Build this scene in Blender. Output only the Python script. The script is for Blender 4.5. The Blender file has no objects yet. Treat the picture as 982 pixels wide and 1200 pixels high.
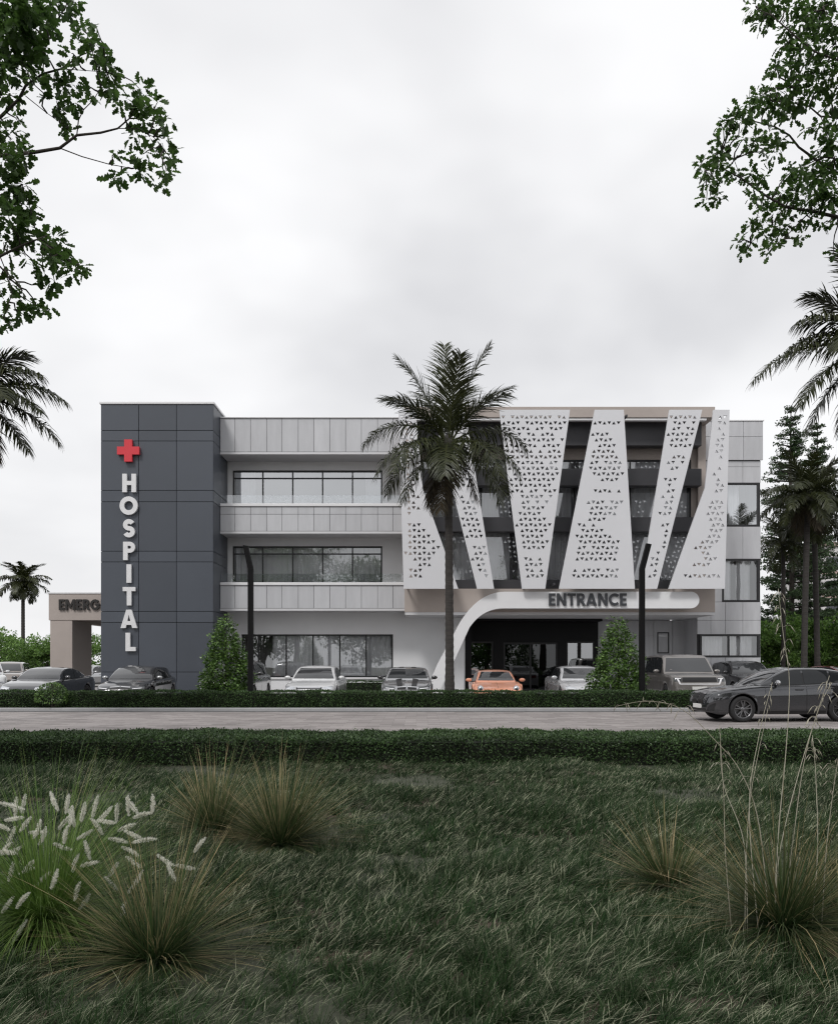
import bpy, bmesh, math, random
import numpy as np
from mathutils import Vector, Matrix
from mathutils.bvhtree import BVHTree

R = math.radians
scene = bpy.context.scene
col = scene.collection
rnd = random.Random(7)
F = 1040.0          # focal length in photo pixels (982 wide)
CX, HY, EYE = 491.0, 779.0, 1.5

def wx(px, Y):      # metres across, for a feature read at column px standing at distance Y
    return (px - CX) * Y / F
def wz(py, Y):      # height above ground, for a feature read at row py standing at distance Y
    return EYE + (HY - py) * Y / F
def gy(py):         # distance of a ground point read at row py
    return EYE * F / (py - HY)

# ------------------------------------------------------------------ object helpers
def tag(o, label=None, cat=None, group=None, kind=None):
    if label: o['label'] = label
    if cat: o['category'] = cat
    if group: o['group'] = group
    if kind: o['kind'] = kind
    return o

def empty(name, loc=(0, 0, 0), rz=0.0, label=None, cat=None, group=None):
    o = bpy.data.objects.new(name, None)
    o.location = loc
    o.rotation_euler = (0, 0, rz)
    o.empty_display_size = 0.2
    col.objects.link(o)
    return tag(o, label, cat, group)

def link_mesh(name, me, parent=None, loc=None):
    o = bpy.data.objects.new(name, me)
    col.objects.link(o)
    if loc is not None: o.location = loc
    if parent: o.parent = parent
    return o

class MB:
    """collects shapes, builds them as ONE mesh object"""
    def __init__(s):
        s.v = []; s.f = []; s.m = []; s.s = []
    def add(s, vs, fs, mi=0, smooth=False):
        b = len(s.v)
        s.v.extend([tuple(v) for v in vs])
        for f in fs:
            s.f.append([i + b for i in f]); s.m.append(mi); s.s.append(smooth)
    def box(s, x0, x1, y0, y1, z0, z1, mi=0):
        vs = [(x, y, z) for x in (x0, x1) for y in (y0, y1) for z in (z0, z1)]
        s.add(vs, [(0, 1, 3, 2), (4, 6, 7, 5), (0, 4, 5, 1), (2, 3, 7, 6), (0, 2, 6, 4), (1, 5, 7, 3)], mi)
    def bbox(s, x0, x1, y0, y1, z0, z1, b=0.01, mi=0):
        """box with chamfered edges"""
        bm = bmesh.new()
        bmesh.ops.create_cube(bm, size=1)
        for v in bm.verts:
            v.co = Vector(((x0 + x1) / 2 + v.co.x * (x1 - x0), (y0 + y1) / 2 + v.co.y * (y1 - y0), (z0 + z1) / 2 + v.co.z * (z1 - z0)))
        bmesh.ops.bevel(bm, geom=list(bm.edges), offset=b, segments=1, affect='EDGES')
        bm.verts.index_update()
        s.add([v.co for v in bm.verts], [[v.index for v in f.verts] for f in bm.faces], mi)
        bm.free()
    def quad(s, a, b, c, d, mi=0):
        s.add([a, b, c, d], [(0, 1, 2, 3)], mi)
    def tube(s, pts, rad, n=8, mi=0, cap=True, smooth=True):
        pts = [Vector(p) for p in pts]
        if not hasattr(rad, '__len__'): rad = [rad] * len(pts)
        vs = []; fs = []
        ref = Vector((0.123, 0.31, 0.94))
        for i, p in enumerate(pts):
            t = (pts[min(i + 1, len(pts) - 1)] - pts[max(i - 1, 0)])
            if t.length < 1e-9: t = Vector((0, 0, 1))
            t.normalize()
            u = t.cross(ref)
            if u.length < 1e-3: u = t.cross(Vector((1, 0, 0)))
            u.normalize(); w = t.cross(u)
            for k in range(n):
                a = 2 * math.pi * k / n
                vs.append(p + (u * math.cos(a) + w * math.sin(a)) * rad[i])
        for i in range(len(pts) - 1):
            for k in range(n):
                k2 = (k + 1) % n
                fs.append((i * n + k, i * n + k2, (i + 1) * n + k2, (i + 1) * n + k))
        if cap:
            fs.append(tuple(range(n))[::-1]); fs.append(tuple((len(pts) - 1) * n + k for k in range(n)))
        s.add(vs, fs, mi, smooth)
    def prism(s, poly, y0, y1, mi=0, axis='Y', smooth=False):
        """polygon in the (x, z) plane extruded from y0 to y1"""
        n = len(poly)
        vs = [(x, y0, z) for x, z in poly] + [(x, y1, z) for x, z in poly]
        fs = [tuple(range(n)), tuple(range(2 * n - 1, n - 1, -1))]
        s.add(vs, fs, mi)
        s.add(vs, [(i, i + n, (i + 1) % n + n, (i + 1) % n) for i in range(n)], mi, smooth)
    def lathe_y(s, prof, n=32, mi=0, smooth=True, c=(0, 0, 0)):
        """profile (radius, y) turned about the y axis"""
        vs = []; fs = []
        for r, y in prof:
            for k in range(n):
                a = 2 * math.pi * k / n
                vs.append((c[0] + r * math.cos(a), c[1] + y, c[2] + r * math.sin(a)))
        for i in range(len(prof) - 1):
            for k in range(n):
                k2 = (k + 1) % n
                fs.append((i * n + k, i * n + k2, (i + 1) * n + k2, (i + 1) * n + k))
        s.add(vs, fs, mi, smooth)
    def ball(s, c, r, mi=0, nu=12, nv=8):
        vs = []; fs = []
        for i in range(nv + 1):
            th = math.pi * i / nv
            for k in range(nu):
                a = 2 * math.pi * k / nu
                vs.append((c[0] + r[0] * math.sin(th) * math.cos(a), c[1] + r[1] * math.sin(th) * math.sin(a), c[2] + r[2] * math.cos(th)))
        for i in range(nv):
            for k in range(nu):
                k2 = (k + 1) % nu
                fs.append((i * nu + k, (i + 1) * nu + k, (i + 1) * nu + k2, i * nu + k2))
        s.add(vs, fs, mi, True)
    def mesh(s, name, mats, recalc=True):
        me = bpy.data.meshes.new(name)
        me.from_pydata(s.v, [], s.f)
        if not isinstance(mats, (list, tuple)): mats = [mats]
        for m in mats: me.materials.append(m)
        me.polygons.foreach_set('material_index', s.m)
        me.polygons.foreach_set('use_smooth', s.s)
        if recalc:
            bm = bmesh.new(); bm.from_mesh(me)
            bmesh.ops.recalc_face_normals(bm, faces=bm.faces)
            bm.to_mesh(me); bm.free()
        me.update()
        return me
    def build(s, name, mats, parent=None, loc=None, recalc=True):
        return link_mesh(name, s.mesh(name, mats, recalc), parent, loc)

def fast_mesh(name, V, Fc, mats, attrs=None, mi=None, smooth=True):
    """V (N,3), Fc list of (M,k) index arrays"""
    me = bpy.data.meshes.new(name)
    V = np.asarray(V, np.float32)
    me.vertices.add(len(V)); me.vertices.foreach_set('co', V.ravel())
    Fc = [np.asarray(f, np.int32) for f in Fc]
    tot = np.concatenate([np.full(len(f), f.shape[1], np.int32) for f in Fc])
    loops = np.concatenate([f.ravel() for f in Fc])
    start = np.concatenate([[0], np.cumsum(tot)[:-1]]).astype(np.int32)
    me.loops.add(len(loops)); me.loops.foreach_set('vertex_index', loops)
    me.polygons.add(len(tot)); me.polygons.foreach_set('loop_start', start)
    try: me.polygons.foreach_set('loop_total', tot)
    except Exception: pass
    if not isinstance(mats, (list, tuple)): mats = [mats]
    for m in mats: me.materials.append(m)
    if mi is not None: me.polygons.foreach_set('material_index', np.asarray(mi, np.int32))
    me.update(calc_edges=True)
    me.polygons.foreach_set('use_smooth', np.full(len(tot), smooth, bool))
    for k, a in (attrs or {}).items():
        at = me.attributes.new(k, 'FLOAT', 'POINT'); at.data.foreach_set('value', np.asarray(a, np.float32))
    me.validate()
    return me

def unit(a):
    return a / np.maximum(np.linalg.norm(a, axis=-1, keepdims=True), 1e-9)

LEAF_DIAMOND = np.array([(0, 0), (.35, .26), (.7, .2), (1, 0), (.7, -.2), (.35, -.26)])
LEAF_QUAD = np.array([(0, 0), (.45, .3), (1, 0), (.45, -.3)])
LEAF_OAK = np.array([(0, .0), (.18, .1), (.3, .24), (.4, .13), (.55, .33), (.66, .17), (.82, .25), (1, 0.02),
                     (.84, -.24), (.68, -.17), (.56, -.33), (.42, -.13), (.3, -.23), (.16, -.1)])

def leaf_arrays(P, D, N, S, tmpl, bend=0.15, fold=0.12, rng=None):
    """leaves at P pointing along D with face normal about N, length S"""
    P = np.asarray(P); D = unit(np.asarray(D)); B = unit(np.cross(N, D)); N = np.cross(D, B)
    K = len(tmpl); u = tmpl[:, 0]; w = tmpl[:, 1]
    off = (D[:, None] * u[None, :, None] + B[:, None] * w[None, :, None]
           + N[:, None] * (fold * np.abs(w) * 2 - bend * u ** 2)[None, :, None]) * np.asarray(S)[:, None, None]
    V = (P[:, None] + off).reshape(-1, 3)
    Fc = np.arange(len(P) * K).reshape(-1, K)
    return V, Fc

def blades(base, az, L, W, el0, droop, S=4, rng=None, twist=None):
    """grass blades: base (N,3), azimuth az, start elevation el0, total droop angle; returns V, F, along"""
    n = len(base)
    el = np.array(el0, float).copy() if hasattr(el0, '__len__') else np.full(n, el0)
    p = np.array(base, float)
    side = np.stack([-np.sin(az), np.cos(az), np.zeros(n)], 1)
    if twist is not None:
        side = side * np.cos(twist)[:, None] + np.stack([np.cos(az), np.sin(az), np.zeros(n)], 1) * np.sin(twist)[:, None]
    V = np.zeros((n, S + 1, 2, 3)); al = np.zeros((n, S + 1, 2))
    for k in range(S + 1):
        t = k / S
        w = W * (1 - t ** 1.6 * 0.93)
        V[:, k, 0] = p - side * w[:, None] / 2; V[:, k, 1] = p + side * w[:, None] / 2
        al[:, k] = t
        e = el - droop * (t ** 1.2)
        d = np.stack([np.cos(az) * np.cos(e), np.sin(az) * np.cos(e), np.sin(e)], 1)
        p = p + d * (L / S)[:, None]
    idx = np.arange(n * (S + 1) * 2).reshape(n, S + 1, 2)
    Fc = np.stack([idx[:, :-1, 0], idx[:, :-1, 1], idx[:, 1:, 1], idx[:, 1:, 0]], -1).reshape(-1, 4)
    return V.reshape(-1, 3), Fc, al.ravel()

# ------------------------------------------------------------------ materials
MATS = {}
def nmat(name):
    m = bpy.data.materials.new(name); m.use_nodes = True
    return m, m.node_tree, m.node_tree.nodes['Principled BSDF']

def vary(nt, base, amt, scale, island=0.0, detail=4.0, stretch=(1, 1, 1)):
    """base colour times a soft noise (and a per-panel random)"""
    N, Lk = nt.nodes, nt.links
    tc = N.new('ShaderNodeTexCoord'); mp = N.new('ShaderNodeMapping'); mp.inputs['Scale'].default_value = stretch
    nz = N.new('ShaderNodeTexNoise'); nz.inputs['Scale'].default_value = scale; nz.inputs['Detail'].default_value = detail
    nz.inputs['Roughness'].default_value = 0.65
    Lk.new(tc.outputs['Object'], mp.inputs[0]); Lk.new(mp.outputs[0], nz.inputs['Vector'])
    mr = N.new('ShaderNodeMapRange'); mr.inputs[1].default_value = 0.25; mr.inputs[2].default_value = 0.75
    mr.inputs[3].default_value = 1 - amt; mr.inputs[4].default_value = 1 + amt
    Lk.new(nz.outputs[0], mr.inputs[0])
    val = mr.outputs[0]
    if island:
        ge = N.new('ShaderNodeNewGeometry'); m2 = N.new('ShaderNodeMapRange')
        m2.inputs[3].default_value = 1 - island; m2.inputs[4].default_value = 1 + island
        Lk.new(ge.outputs['Random Per Island'], m2.inputs[0])
        mu = N.new('ShaderNodeMath'); mu.operation = 'MULTIPLY'
        Lk.new(val, mu.inputs[0]); Lk.new(m2.outputs[0], mu.inputs[1]); val = mu.outputs[0]
    vm = N.new('ShaderNodeVectorMath'); vm.operation = 'SCALE'; vm.inputs[0].default_value = base
    Lk.new(val, vm.inputs['Scale'])
    return vm.outputs[0]

def solid(name, c, rough=0.6, amt=0.06, scale=1.5, island=0.0, metal=0.0, bump=0.0, bscale=60, coat=0.0, spec=0.5, stretch=(1, 1, 1)):
    if name in MATS: return MATS[name]
    m, nt, b = nmat(name)
    nt.links.new(vary(nt, c, amt, scale, island, stretch=stretch), b.inputs['Base Color'])
    b.inputs['Roughness'].default_value = rough; b.inputs['Metallic'].default_value = metal
    b.inputs['Coat Weight'].default_value = coat; b.inputs['Coat Roughness'].default_value = 0.05
    b.inputs['Specular IOR Level'].default_value = spec
    if bump:
        nz = nt.nodes.new('ShaderNodeTexNoise'); nz.inputs['Scale'].default_value = bscale; nz.inputs['Detail'].default_value = 3
        tc = nt.nodes.new('ShaderNodeTexCoord'); nt.links.new(tc.outputs['Object'], nz.inputs['Vector'])
        bp = nt.nodes.new('ShaderNodeBump'); bp.inputs['Strength'].default_value = bump; bp.inputs['Distance'].default_value = 0.02
        nt.links.new(nz.outputs[0], bp.inputs['Height']); nt.links.new(bp.outputs[0], b.inputs['Normal'])
    MATS[name] = m
    return m

def leafmat(name, dark, light, rough=0.45, trans=0.25, spec=0.4, dry=None, clump=0.0):
    """leaf colour runs from dark to light by a per-leaf random value, dry tips along a blade"""
    if name in MATS: return MATS[name]
    m, nt, b = nmat(name); N, Lk = nt.nodes, nt.links
    at = N.new('ShaderNodeAttribute'); at.attribute_name = 'tint'
    rp = N.new('ShaderNodeValToRGB')
    rp.color_ramp.elements[0].color = (*dark, 1); rp.color_ramp.elements[1].color = (*light, 1)
    Lk.new(at.outputs['Fac'], rp.inputs[0])
    out = rp.outputs[0]
    if clump:
        tc = N.new('ShaderNodeTexCoord'); nz = N.new('ShaderNodeTexNoise'); nz.inputs['Scale'].default_value = clump
        nz.inputs['Detail'].default_value = 3
        Lk.new(tc.outputs['Object'], nz.inputs['Vector'])
        mr = N.new('ShaderNodeMapRange'); mr.inputs[1].default_value = .3; mr.inputs[2].default_value = .7
        mr.inputs[3].default_value = 0.65; mr.inputs[4].default_value = 1.35; Lk.new(nz.outputs[0], mr.inputs[0])
        vm = N.new('ShaderNodeVectorMath'); vm.operation = 'SCALE'
        Lk.new(out, vm.inputs[0]); Lk.new(mr.outputs[0], vm.inputs['Scale']); out = vm.outputs[0]
    if dry:
        a2 = N.new('ShaderNodeAttribute'); a2.attribute_name = 'dry'
        mx = N.new('ShaderNodeMix'); mx.data_type = 'RGBA'
        Lk.new(a2.outputs['Fac'], mx.inputs[0]); Lk.new(out, mx.inputs[6]); mx.inputs[7].default_value = (*dry, 1)
        out = mx.outputs[2]
    Lk.new(out, b.inputs['Base Color'])
    b.inputs['Roughness'].default_value = rough; b.inputs['Specular IOR Level'].default_value = spec
    if trans:
        tr = N.new('ShaderNodeBsdfTranslucent'); Lk.new(out, tr.inputs['Color'])
        ms = N.new('ShaderNodeMixShader'); ms.inputs[0].default_value = trans
        Lk.new(b.outputs[0], ms.inputs[1]); Lk.new(tr.outputs[0], ms.inputs[2])
        Lk.new(ms.outputs[0], N['Material Output'].inputs['Surface'])
    MATS[name] = m
    return m

def glassmat(name, refl=0.5, tint=(0.75, 0.78, 0.8)):
    if name in MATS: return MATS[name]
    m = bpy.data.materials.new(name); m.use_nodes = True; nt = m.node_tree; N, Lk = nt.nodes, nt.links
    N.remove(N['Principled BSDF'])
    g = N.new('ShaderNodeBsdfGlossy'); g.inputs['Roughness'].default_value = 0.008; g.inputs['Color'].default_value = (.93, .95, .97, 1)
    t = N.new('ShaderNodeBsdfTransparent'); t.inputs[0].default_value = (*tint, 1)
    fr = N.new('ShaderNodeFresnel'); fr.inputs[0].default_value = 1.5
    mr = N.new('ShaderNodeMapRange'); mr.inputs[3].default_value = refl; mr.inputs[4].default_value = 1.0
    Lk.new(fr.outputs[0], mr.inputs[0])
    ms = N.new('ShaderNodeMixShader'); Lk.new(mr.outputs[0], ms.inputs[0]); Lk.new(t.outputs[0], ms.inputs[1]); Lk.new(g.outputs[0], ms.inputs[2])
    # faint waviness of float glass
    nz = N.new('ShaderNodeTexNoise'); nz.inputs['Scale'].default_value = 0.9; nz.inputs['Detail'].default_value = 1
    tc = N.new('ShaderNodeTexCoord'); Lk.new(tc.outputs['Object'], nz.inputs['Vector'])
    bp = N.new('ShaderNodeBump'); bp.inputs['Strength'].default_value = 0.04; bp.inputs['Distance'].default_value = 0.02
    Lk.new(nz.outputs[0], bp.inputs['Height']); Lk.new(bp.outputs[0], g.inputs['Normal'])
    Lk.new(ms.outputs[0], N['Material Output'].inputs['Surface'])
    MATS[name] = m
    return m

def paint(name, c, rough=0.10, metal=0.75, coat=1.0):
    if name in MATS: return MATS[name]
    m, nt, b = nmat(name)
    nt.links.new(vary(nt, c, 0.03, 2.0), b.inputs['Base Color'])
    b.inputs['Roughness'].default_value = rough; b.inputs['Metallic'].default_value = metal
    b.inputs['Coat Weight'].default_value = coat; b.inputs['Coat Roughness'].default_value = 0.03
    MATS[name] = m
    return m
# ------------------------------------------------------------------ camera, light, sky
cam_d = bpy.data.cameras.new('camera'); cam = bpy.data.objects.new('camera', cam_d); col.objects.link(cam)
cam.location = (0, 0, EYE); cam.rotation_euler = (R(90), 0, 0)
cam_d.sensor_fit = 'HORIZONTAL'; cam_d.sensor_width = 36.0; cam_d.lens = 36.0 * F / 982.0
cam_d.shift_y = (HY - 600.0) / 982.0
cam_d.clip_start = 0.1; cam_d.clip_end = 5000
scene.camera = cam
scene.view_settings.view_transform = 'Standard'; scene.view_settings.look = 'None'
scene.view_settings.exposure = 0.05; scene.view_settings.gamma = 1.0
scene.view_settings.use_curve_mapping = False
scene.cycles.max_bounces = 8; scene.cycles.transparent_max_bounces = 16
scene.cycles.use_denoising = True; scene.cycles.denoiser = 'OPENIMAGEDENOISE'; scene.cycles.denoising_input_passes = 'RGB_ALBEDO_NORMAL'; scene.cycles.denoising_prefilter = 'NONE'; scene.cycles.use_adaptive_sampling = False; scene.cycles.pixel_filter_type = 'BLACKMAN_HARRIS'; scene.cycles.filter_width = 1.25

SUN_EL, SUN_AZ = R(48), R(208)     # azimuth clockwise from +Y: behind the camera, a little to the left
sd = Vector((math.sin(SUN_AZ) * math.cos(SUN_EL), math.cos(SUN_AZ) * math.cos(SUN_EL), math.sin(SUN_EL)))
sl = bpy.data.lights.new('sun', 'SUN'); sl.energy = 1.5; sl.angle = R(12); sl.color = (1.0, 0.975, 0.95)
so = bpy.data.objects.new('sun', sl); col.objects.link(so); so.location = sd * 60
so.rotation_euler = sd.to_track_quat('Z', 'Y').to_euler()

w = bpy.data.worlds.new('World'); scene.world = w; w.use_nodes = True
N, Lk = w.node_tree.nodes, w.node_tree.links
bg = N['Background']; bg.inputs[1].default_value = 0.1
sky = N.new('ShaderNodeTexSky'); sky.sky_type = 'NISHITA'; sky.sun_disc = False
sky.sun_elevation = SUN_EL; sky.sun_rotation = SUN_AZ; sky.air_density = 1.0; sky.dust_density = 3.0
tc = N.new('ShaderNodeTexCoord')
# overcast cloud deck: project the view direction onto a flat layer so clouds shrink towards the horizon
sx = N.new('ShaderNodeSeparateXYZ'); Lk.new(tc.outputs['Generated'], sx.inputs[0])
mz = N.new('ShaderNodeMath'); mz.operation = 'MAXIMUM'; mz.inputs[1].default_value = 0.0; Lk.new(sx.outputs[2], mz.inputs[0])
az_ = N.new('ShaderNodeMath'); az_.operation = 'ADD'; az_.inputs[1].default_value = 0.28; Lk.new(mz.outputs[0], az_.inputs[0])
dv = []
for k in (0, 1):
    d = N.new('ShaderNodeMath'); d.operation = 'DIVIDE'; Lk.new(sx.outputs[k], d.inputs[0]); Lk.new(az_.outputs[0], d.inputs[1]); dv.append(d)
cb = N.new('ShaderNodeCombineXYZ'); Lk.new(dv[0].outputs[0], cb.inputs[0]); Lk.new(dv[1].outputs[0], cb.inputs[1])
n1 = N.new('ShaderNodeTexNoise'); n1.inputs['Scale'].default_value = 1.25; n1.inputs['Detail'].default_value = 4; n1.inputs['Roughness'].default_value = 0.5
n1.inputs['Distortion'].default_value = 0.12
mpn = N.new('ShaderNodeMapping'); mpn.inputs['Location'].default_value = (3.1, 0.4, 0); Lk.new(cb.outputs[0], mpn.inputs[0]); Lk.new(mpn.outputs[0], n1.inputs['Vector'])
cr = N.new('ShaderNodeValToRGB'); e = cr.color_ramp.elements
e[0].position = 0.34; e[0].color = (0.69, 0.692, 0.712, 1); e[1].position = 0.60; e[1].color = (1.0, 1.0, 1.01, 1)
Lk.new(n1.outputs[0], cr.inputs[0])
# paler towards the horizon, where the deck is seen through more air
hz = N.new('ShaderNodeMapRange'); hz.inputs[1].default_value = 0.0; hz.inputs[2].default_value = 0.42; hz.inputs[3].default_value = 0.75; hz.inputs[4].default_value = 0.0
Lk.new(mz.outputs[0], hz.inputs[0])
mh = N.new('ShaderNodeMix'); mh.data_type = 'RGBA'; Lk.new(hz.outputs[0], mh.inputs[0]); Lk.new(cr.outputs[0], mh.inputs[6]); mh.inputs[7].default_value = (0.97, 0.97, 0.98, 1)
sc = N.new('ShaderNodeVectorMath'); sc.operation = 'SCALE'; sc.inputs['Scale'].default_value = 10.0; Lk.new(mh.outputs[2], sc.inputs[0])
mx = N.new('ShaderNodeMix'); mx.data_type = 'RGBA'; mx.inputs[0].default_value = 0.95
Lk.new(sky.outputs[0], mx.inputs[6]); Lk.new(sc.outputs[0], mx.inputs[7]); Lk.new(mx.outputs[2], bg.inputs[0])

# ------------------------------------------------------------------ ground, road, kerb
def struct(name, mb, mat): return tag(mb.build(name, mat), kind='structure')
def sheet(name, x0, x1, y0, y1, z, mat):
    m = MB(); m.quad((x0, y0, z), (x1, y0, z), (x1, y1, z), (x0, y1, z)); return struct(name, m, mat)

def paver_mat(name, c1, c2, scale, mortar=(0.12, 0.115, 0.11), bw=0.2, rh=0.1):
    m, nt, b = nmat(name); N, Lk = nt.nodes, nt.links
    tc = N.new('ShaderNodeTexCoord')
    bt = N.new('ShaderNodeTexBrick'); bt.inputs['Color1'].default_value = (*c1, 1); bt.inputs['Color2'].default_value = (*c2, 1)
    bt.inputs['Mortar'].default_value = (*mortar, 1); bt.inputs['Scale'].default_value = scale
    bt.inputs['Brick Width'].default_value = bw; bt.inputs['Row Height'].default_value = rh; bt.inputs['Mortar Size'].default_value = 0.004
    mpb = N.new('ShaderNodeMapping'); mpb.inputs['Location'].default_value = (203.17, 50.3, 0)
    Lk.new(tc.outputs['Object'], mpb.inputs[0]); Lk.new(mpb.outputs[0], bt.inputs['Vector'])
    nz = N.new('ShaderNodeTexNoise'); nz.inputs['Scale'].default_value = 0.45; nz.inputs['Detail'].default_value = 6; nz.inputs['Roughness'].default_value = .65
    Lk.new(tc.outputs['Object'], nz.inputs['Vector'])
    mr = N.new('ShaderNodeMapRange'); mr.inputs[1].default_value = .3; mr.inputs[2].default_value = .7; mr.inputs[3].default_value = .8; mr.inputs[4].default_value = 1.18
    Lk.new(nz.outputs[0], mr.inputs[0])
    vm = N.new('ShaderNodeVectorMath'); vm.operation = 'SCALE'; Lk.new(bt.outputs[0], vm.inputs[0]); Lk.new(mr.outputs[0], vm.inputs['Scale'])
    Lk.new(vm.outputs[0], b.inputs['Base Color']); b.inputs['Roughness'].default_value = 0.75
    bp = N.new('ShaderNodeBump'); bp.inputs['Strength'].default_value = .5; bp.inputs['Distance'].default_value = .01
    Lk.new(bt.outputs['Fac'], bp.inputs['Height']); bp.invert = True; Lk.new(bp.outputs[0], b.inputs['Normal'])
    return m
M_road = paver_mat('road_pavers', (.225, .203, .196), (.335, .305, .296), 1.0, bw=0.6, rh=0.3, mortar=(.13, .12, .115))
M_park = paver_mat('parking_pavers', (.26, .25, .245), (.3, .285, .28), 1.0)
M_kerb = solid('kerb_concrete', (.36, .36, .365), .8, .12, 2.0, bump=.3)
M_soil = solid('lawn_soil', (.07, .048, .036), .95, .5, 3.0, bump=.8, bscale=25)
M_field = solid('far_ground', (.05, .055, .035), .95, .3, .08)

sheet('ground', -1500, 1500, -300, 2500, -0.012, M_field)
sheet('road', -80, 80, 15.2, 28.35, 0.0, M_road)
sheet('parking_lot', -80, 80, 31.0, 75, 0.0, M_park)
sheet('gutter', -60, 60, 28.10, 28.35, .004, solid('gutter_asphalt', (.06, .06, .063), .8, .2, 3))
m = MB(); m.bbox(-60, 60, 28.35, 28.62, -.05, .11, .015); struct('kerb', m, M_kerb)
m = MB(); m.bbox(-60, 60, 14.92, 15.2, -.05, .10, .015); struct('kerb', m, M_kerb)
m = MB(); m.bbox(-60, 60, 30.8, 31.0, -.05, .11, .015); struct('kerb', m, M_kerb)
m = MB(); m.box(-60, 60, 28.62, 30.8, -.05, .06); struct('planting_strip', m, M_soil)

# lawn: gently uneven soil under the grass
NX, NY = 90, 80
xs = np.linspace(-16, 16, NX); ys = np.linspace(1.0, 14.92, NY)
def lawn_z(x, y):
    return 0.045 * np.sin(1.3 * x + 0.7 * y) * np.sin(0.9 * y - 0.6 * x + 1.0) + 0.03 * np.sin(2.9 * x - 1.1) * np.sin(2.3 * y)
GX, GY = np.meshgrid(xs, ys)
GZ = lawn_z(GX, GY)
V = np.stack([GX, GY, GZ], -1).reshape(-1, 3)
ii = np.arange(NX * NY).reshape(NY, NX)
Fq = np.stack([ii[:-1, :-1], ii[:-1, 1:], ii[1:, 1:], ii[1:, :-1]], -1).reshape(-1, 4)
tag(link_mesh('lawn', fast_mesh('lawn', V, [Fq], M_soil)), kind='structure')
# ------------------------------------------------------------------ hospital building
M_dark = solid('charcoal_panel', (.064, .073, .090), .42, .05, .7, island=.10)
M_darkgap = solid('panel_gap', (.02, .02, .022), .8)
M_grey = solid('grey_panel', (.50, .505, .525), .55, .09, 1.1, island=.05, stretch=(2.5, 2.5, .5))
M_wall = solid('white_render', (.78, .785, .80), .7, .05, .5, bump=.08)
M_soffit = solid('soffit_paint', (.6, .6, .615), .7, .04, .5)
M_cap = solid('coping_metal', (.75, .75, .76), .4, .04, 1)
M_screen = solid('screen_metal', (.65, .655, .68), .45, .03, .4)
M_beige = solid('beige_render', (.40, .35, .32), .7, .08, .6, bump=.08)
M_ribbon = solid('white_ribbon', (.76, .765, .78), .45, .03, .5)
M_frame = solid('black_frame', (.015, .015, .017), .4)
M_beam = solid('dark_beam', (.05, .05, .056), .5, .06, 1)
M_black = solid('black_cladding', (.009, .009, .010), .5, .1, 1, spec=.2)
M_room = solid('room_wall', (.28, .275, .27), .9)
M_curtain = solid('sheer_curtain', (.82, .82, .83), .9, .05, 2)
M_roof = solid('roof_membrane', (.3, .3, .3), .9)
M_glass = glassmat('window_glass', .46, (.84, .86, .88))
M_glassl = glassmat('clear_window_glass', .19, (.95, .96, .97)); M_glassd = glassmat('door_glass', .03, (.25, .26, .28)); M_glasse = glassmat('porch_glass', .30, (.35, .36, .38))
M_rail = glassmat('rail_glass', .09, (.93, .94, .945))

hosp = empty('hospital_building', (1.3, 44.0, 0), label='three storey grey and white hospital with charcoal corner tower and perforated screen facade', cat='hospital')
def part(mb, name, mats, parent=None):
    """mesh in world coordinates, parented under the building without moving it"""
    p = parent or hosp
    o = mb.build(name, mats, p)
    o.matrix_parent_inverse = Matrix.Identity(4)
    return o
OFF = Vector((1.3, 44.0, 0))
class BB(MB):
    """builder whose coordinates are world metres; mesh is stored relative to the hospital base"""
    def mesh(s, name, mats, recalc=True):
        s.v = [(v[0] - OFF.x, v[1] - OFF.y, v[2] - OFF.z) for v in s.v]
        return MB.mesh(s, name, mats, recalc)

def wall_open(mb, x0, x1, z0, z1, Y, openings, depth=.3, mi=0):
    """front wall sheet at Y with real openings and reveals running depth metres inward"""
    xs = sorted({x0, x1, *[min(max(o[k], x0), x1) for o in openings for k in (0, 1)]})
    zs = sorted({z0, z1, *[min(max(o[k], z0), z1) for o in openings for k in (2, 3)]})
    for i in range(len(xs) - 1):
        for j in range(len(zs) - 1):
            cx, cz = (xs[i] + xs[i + 1]) / 2, (zs[j] + zs[j + 1]) / 2
            if any(o[0] < cx < o[1] and o[2] < cz < o[3] for o in openings): continue
            mb.quad((xs[i], Y, zs[j]), (xs[i + 1], Y, zs[j]), (xs[i + 1], Y, zs[j + 1]), (xs[i], Y, zs[j + 1]), mi)
    for a, b, c, d in openings:
        y2 = Y + depth
        mb.quad((a, Y, c), (a, y2, c), (a, y2, d), (a, Y, d), mi); mb.quad((b, Y, c), (b, Y, d), (b, y2, d), (b, y2, c), mi)
        mb.quad((a, Y, c), (b, Y, c), (b, y2, c), (a, y2, c), mi); mb.quad((a, Y, d), (a, y2, d), (b, y2, d), (b, Y, d), mi)

def panels(mb, xl, zl, y0, y1, gap=.014, mi=0, skip=None, b=.004):
    """cladding panels between the joint lines xl and zl, with real gaps"""
    for i in range(len(xl) - 1):
        for j in range(len(zl) - 1):
            if skip and skip((xl[i] + xl[i + 1]) / 2, (zl[j] + zl[j + 1]) / 2): continue
            mb.bbox(xl[i] + gap / 2, xl[i + 1] - gap / 2, y0, y1, zl[j] + gap / 2, zl[j + 1] - gap / 2, b, mi)

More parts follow.
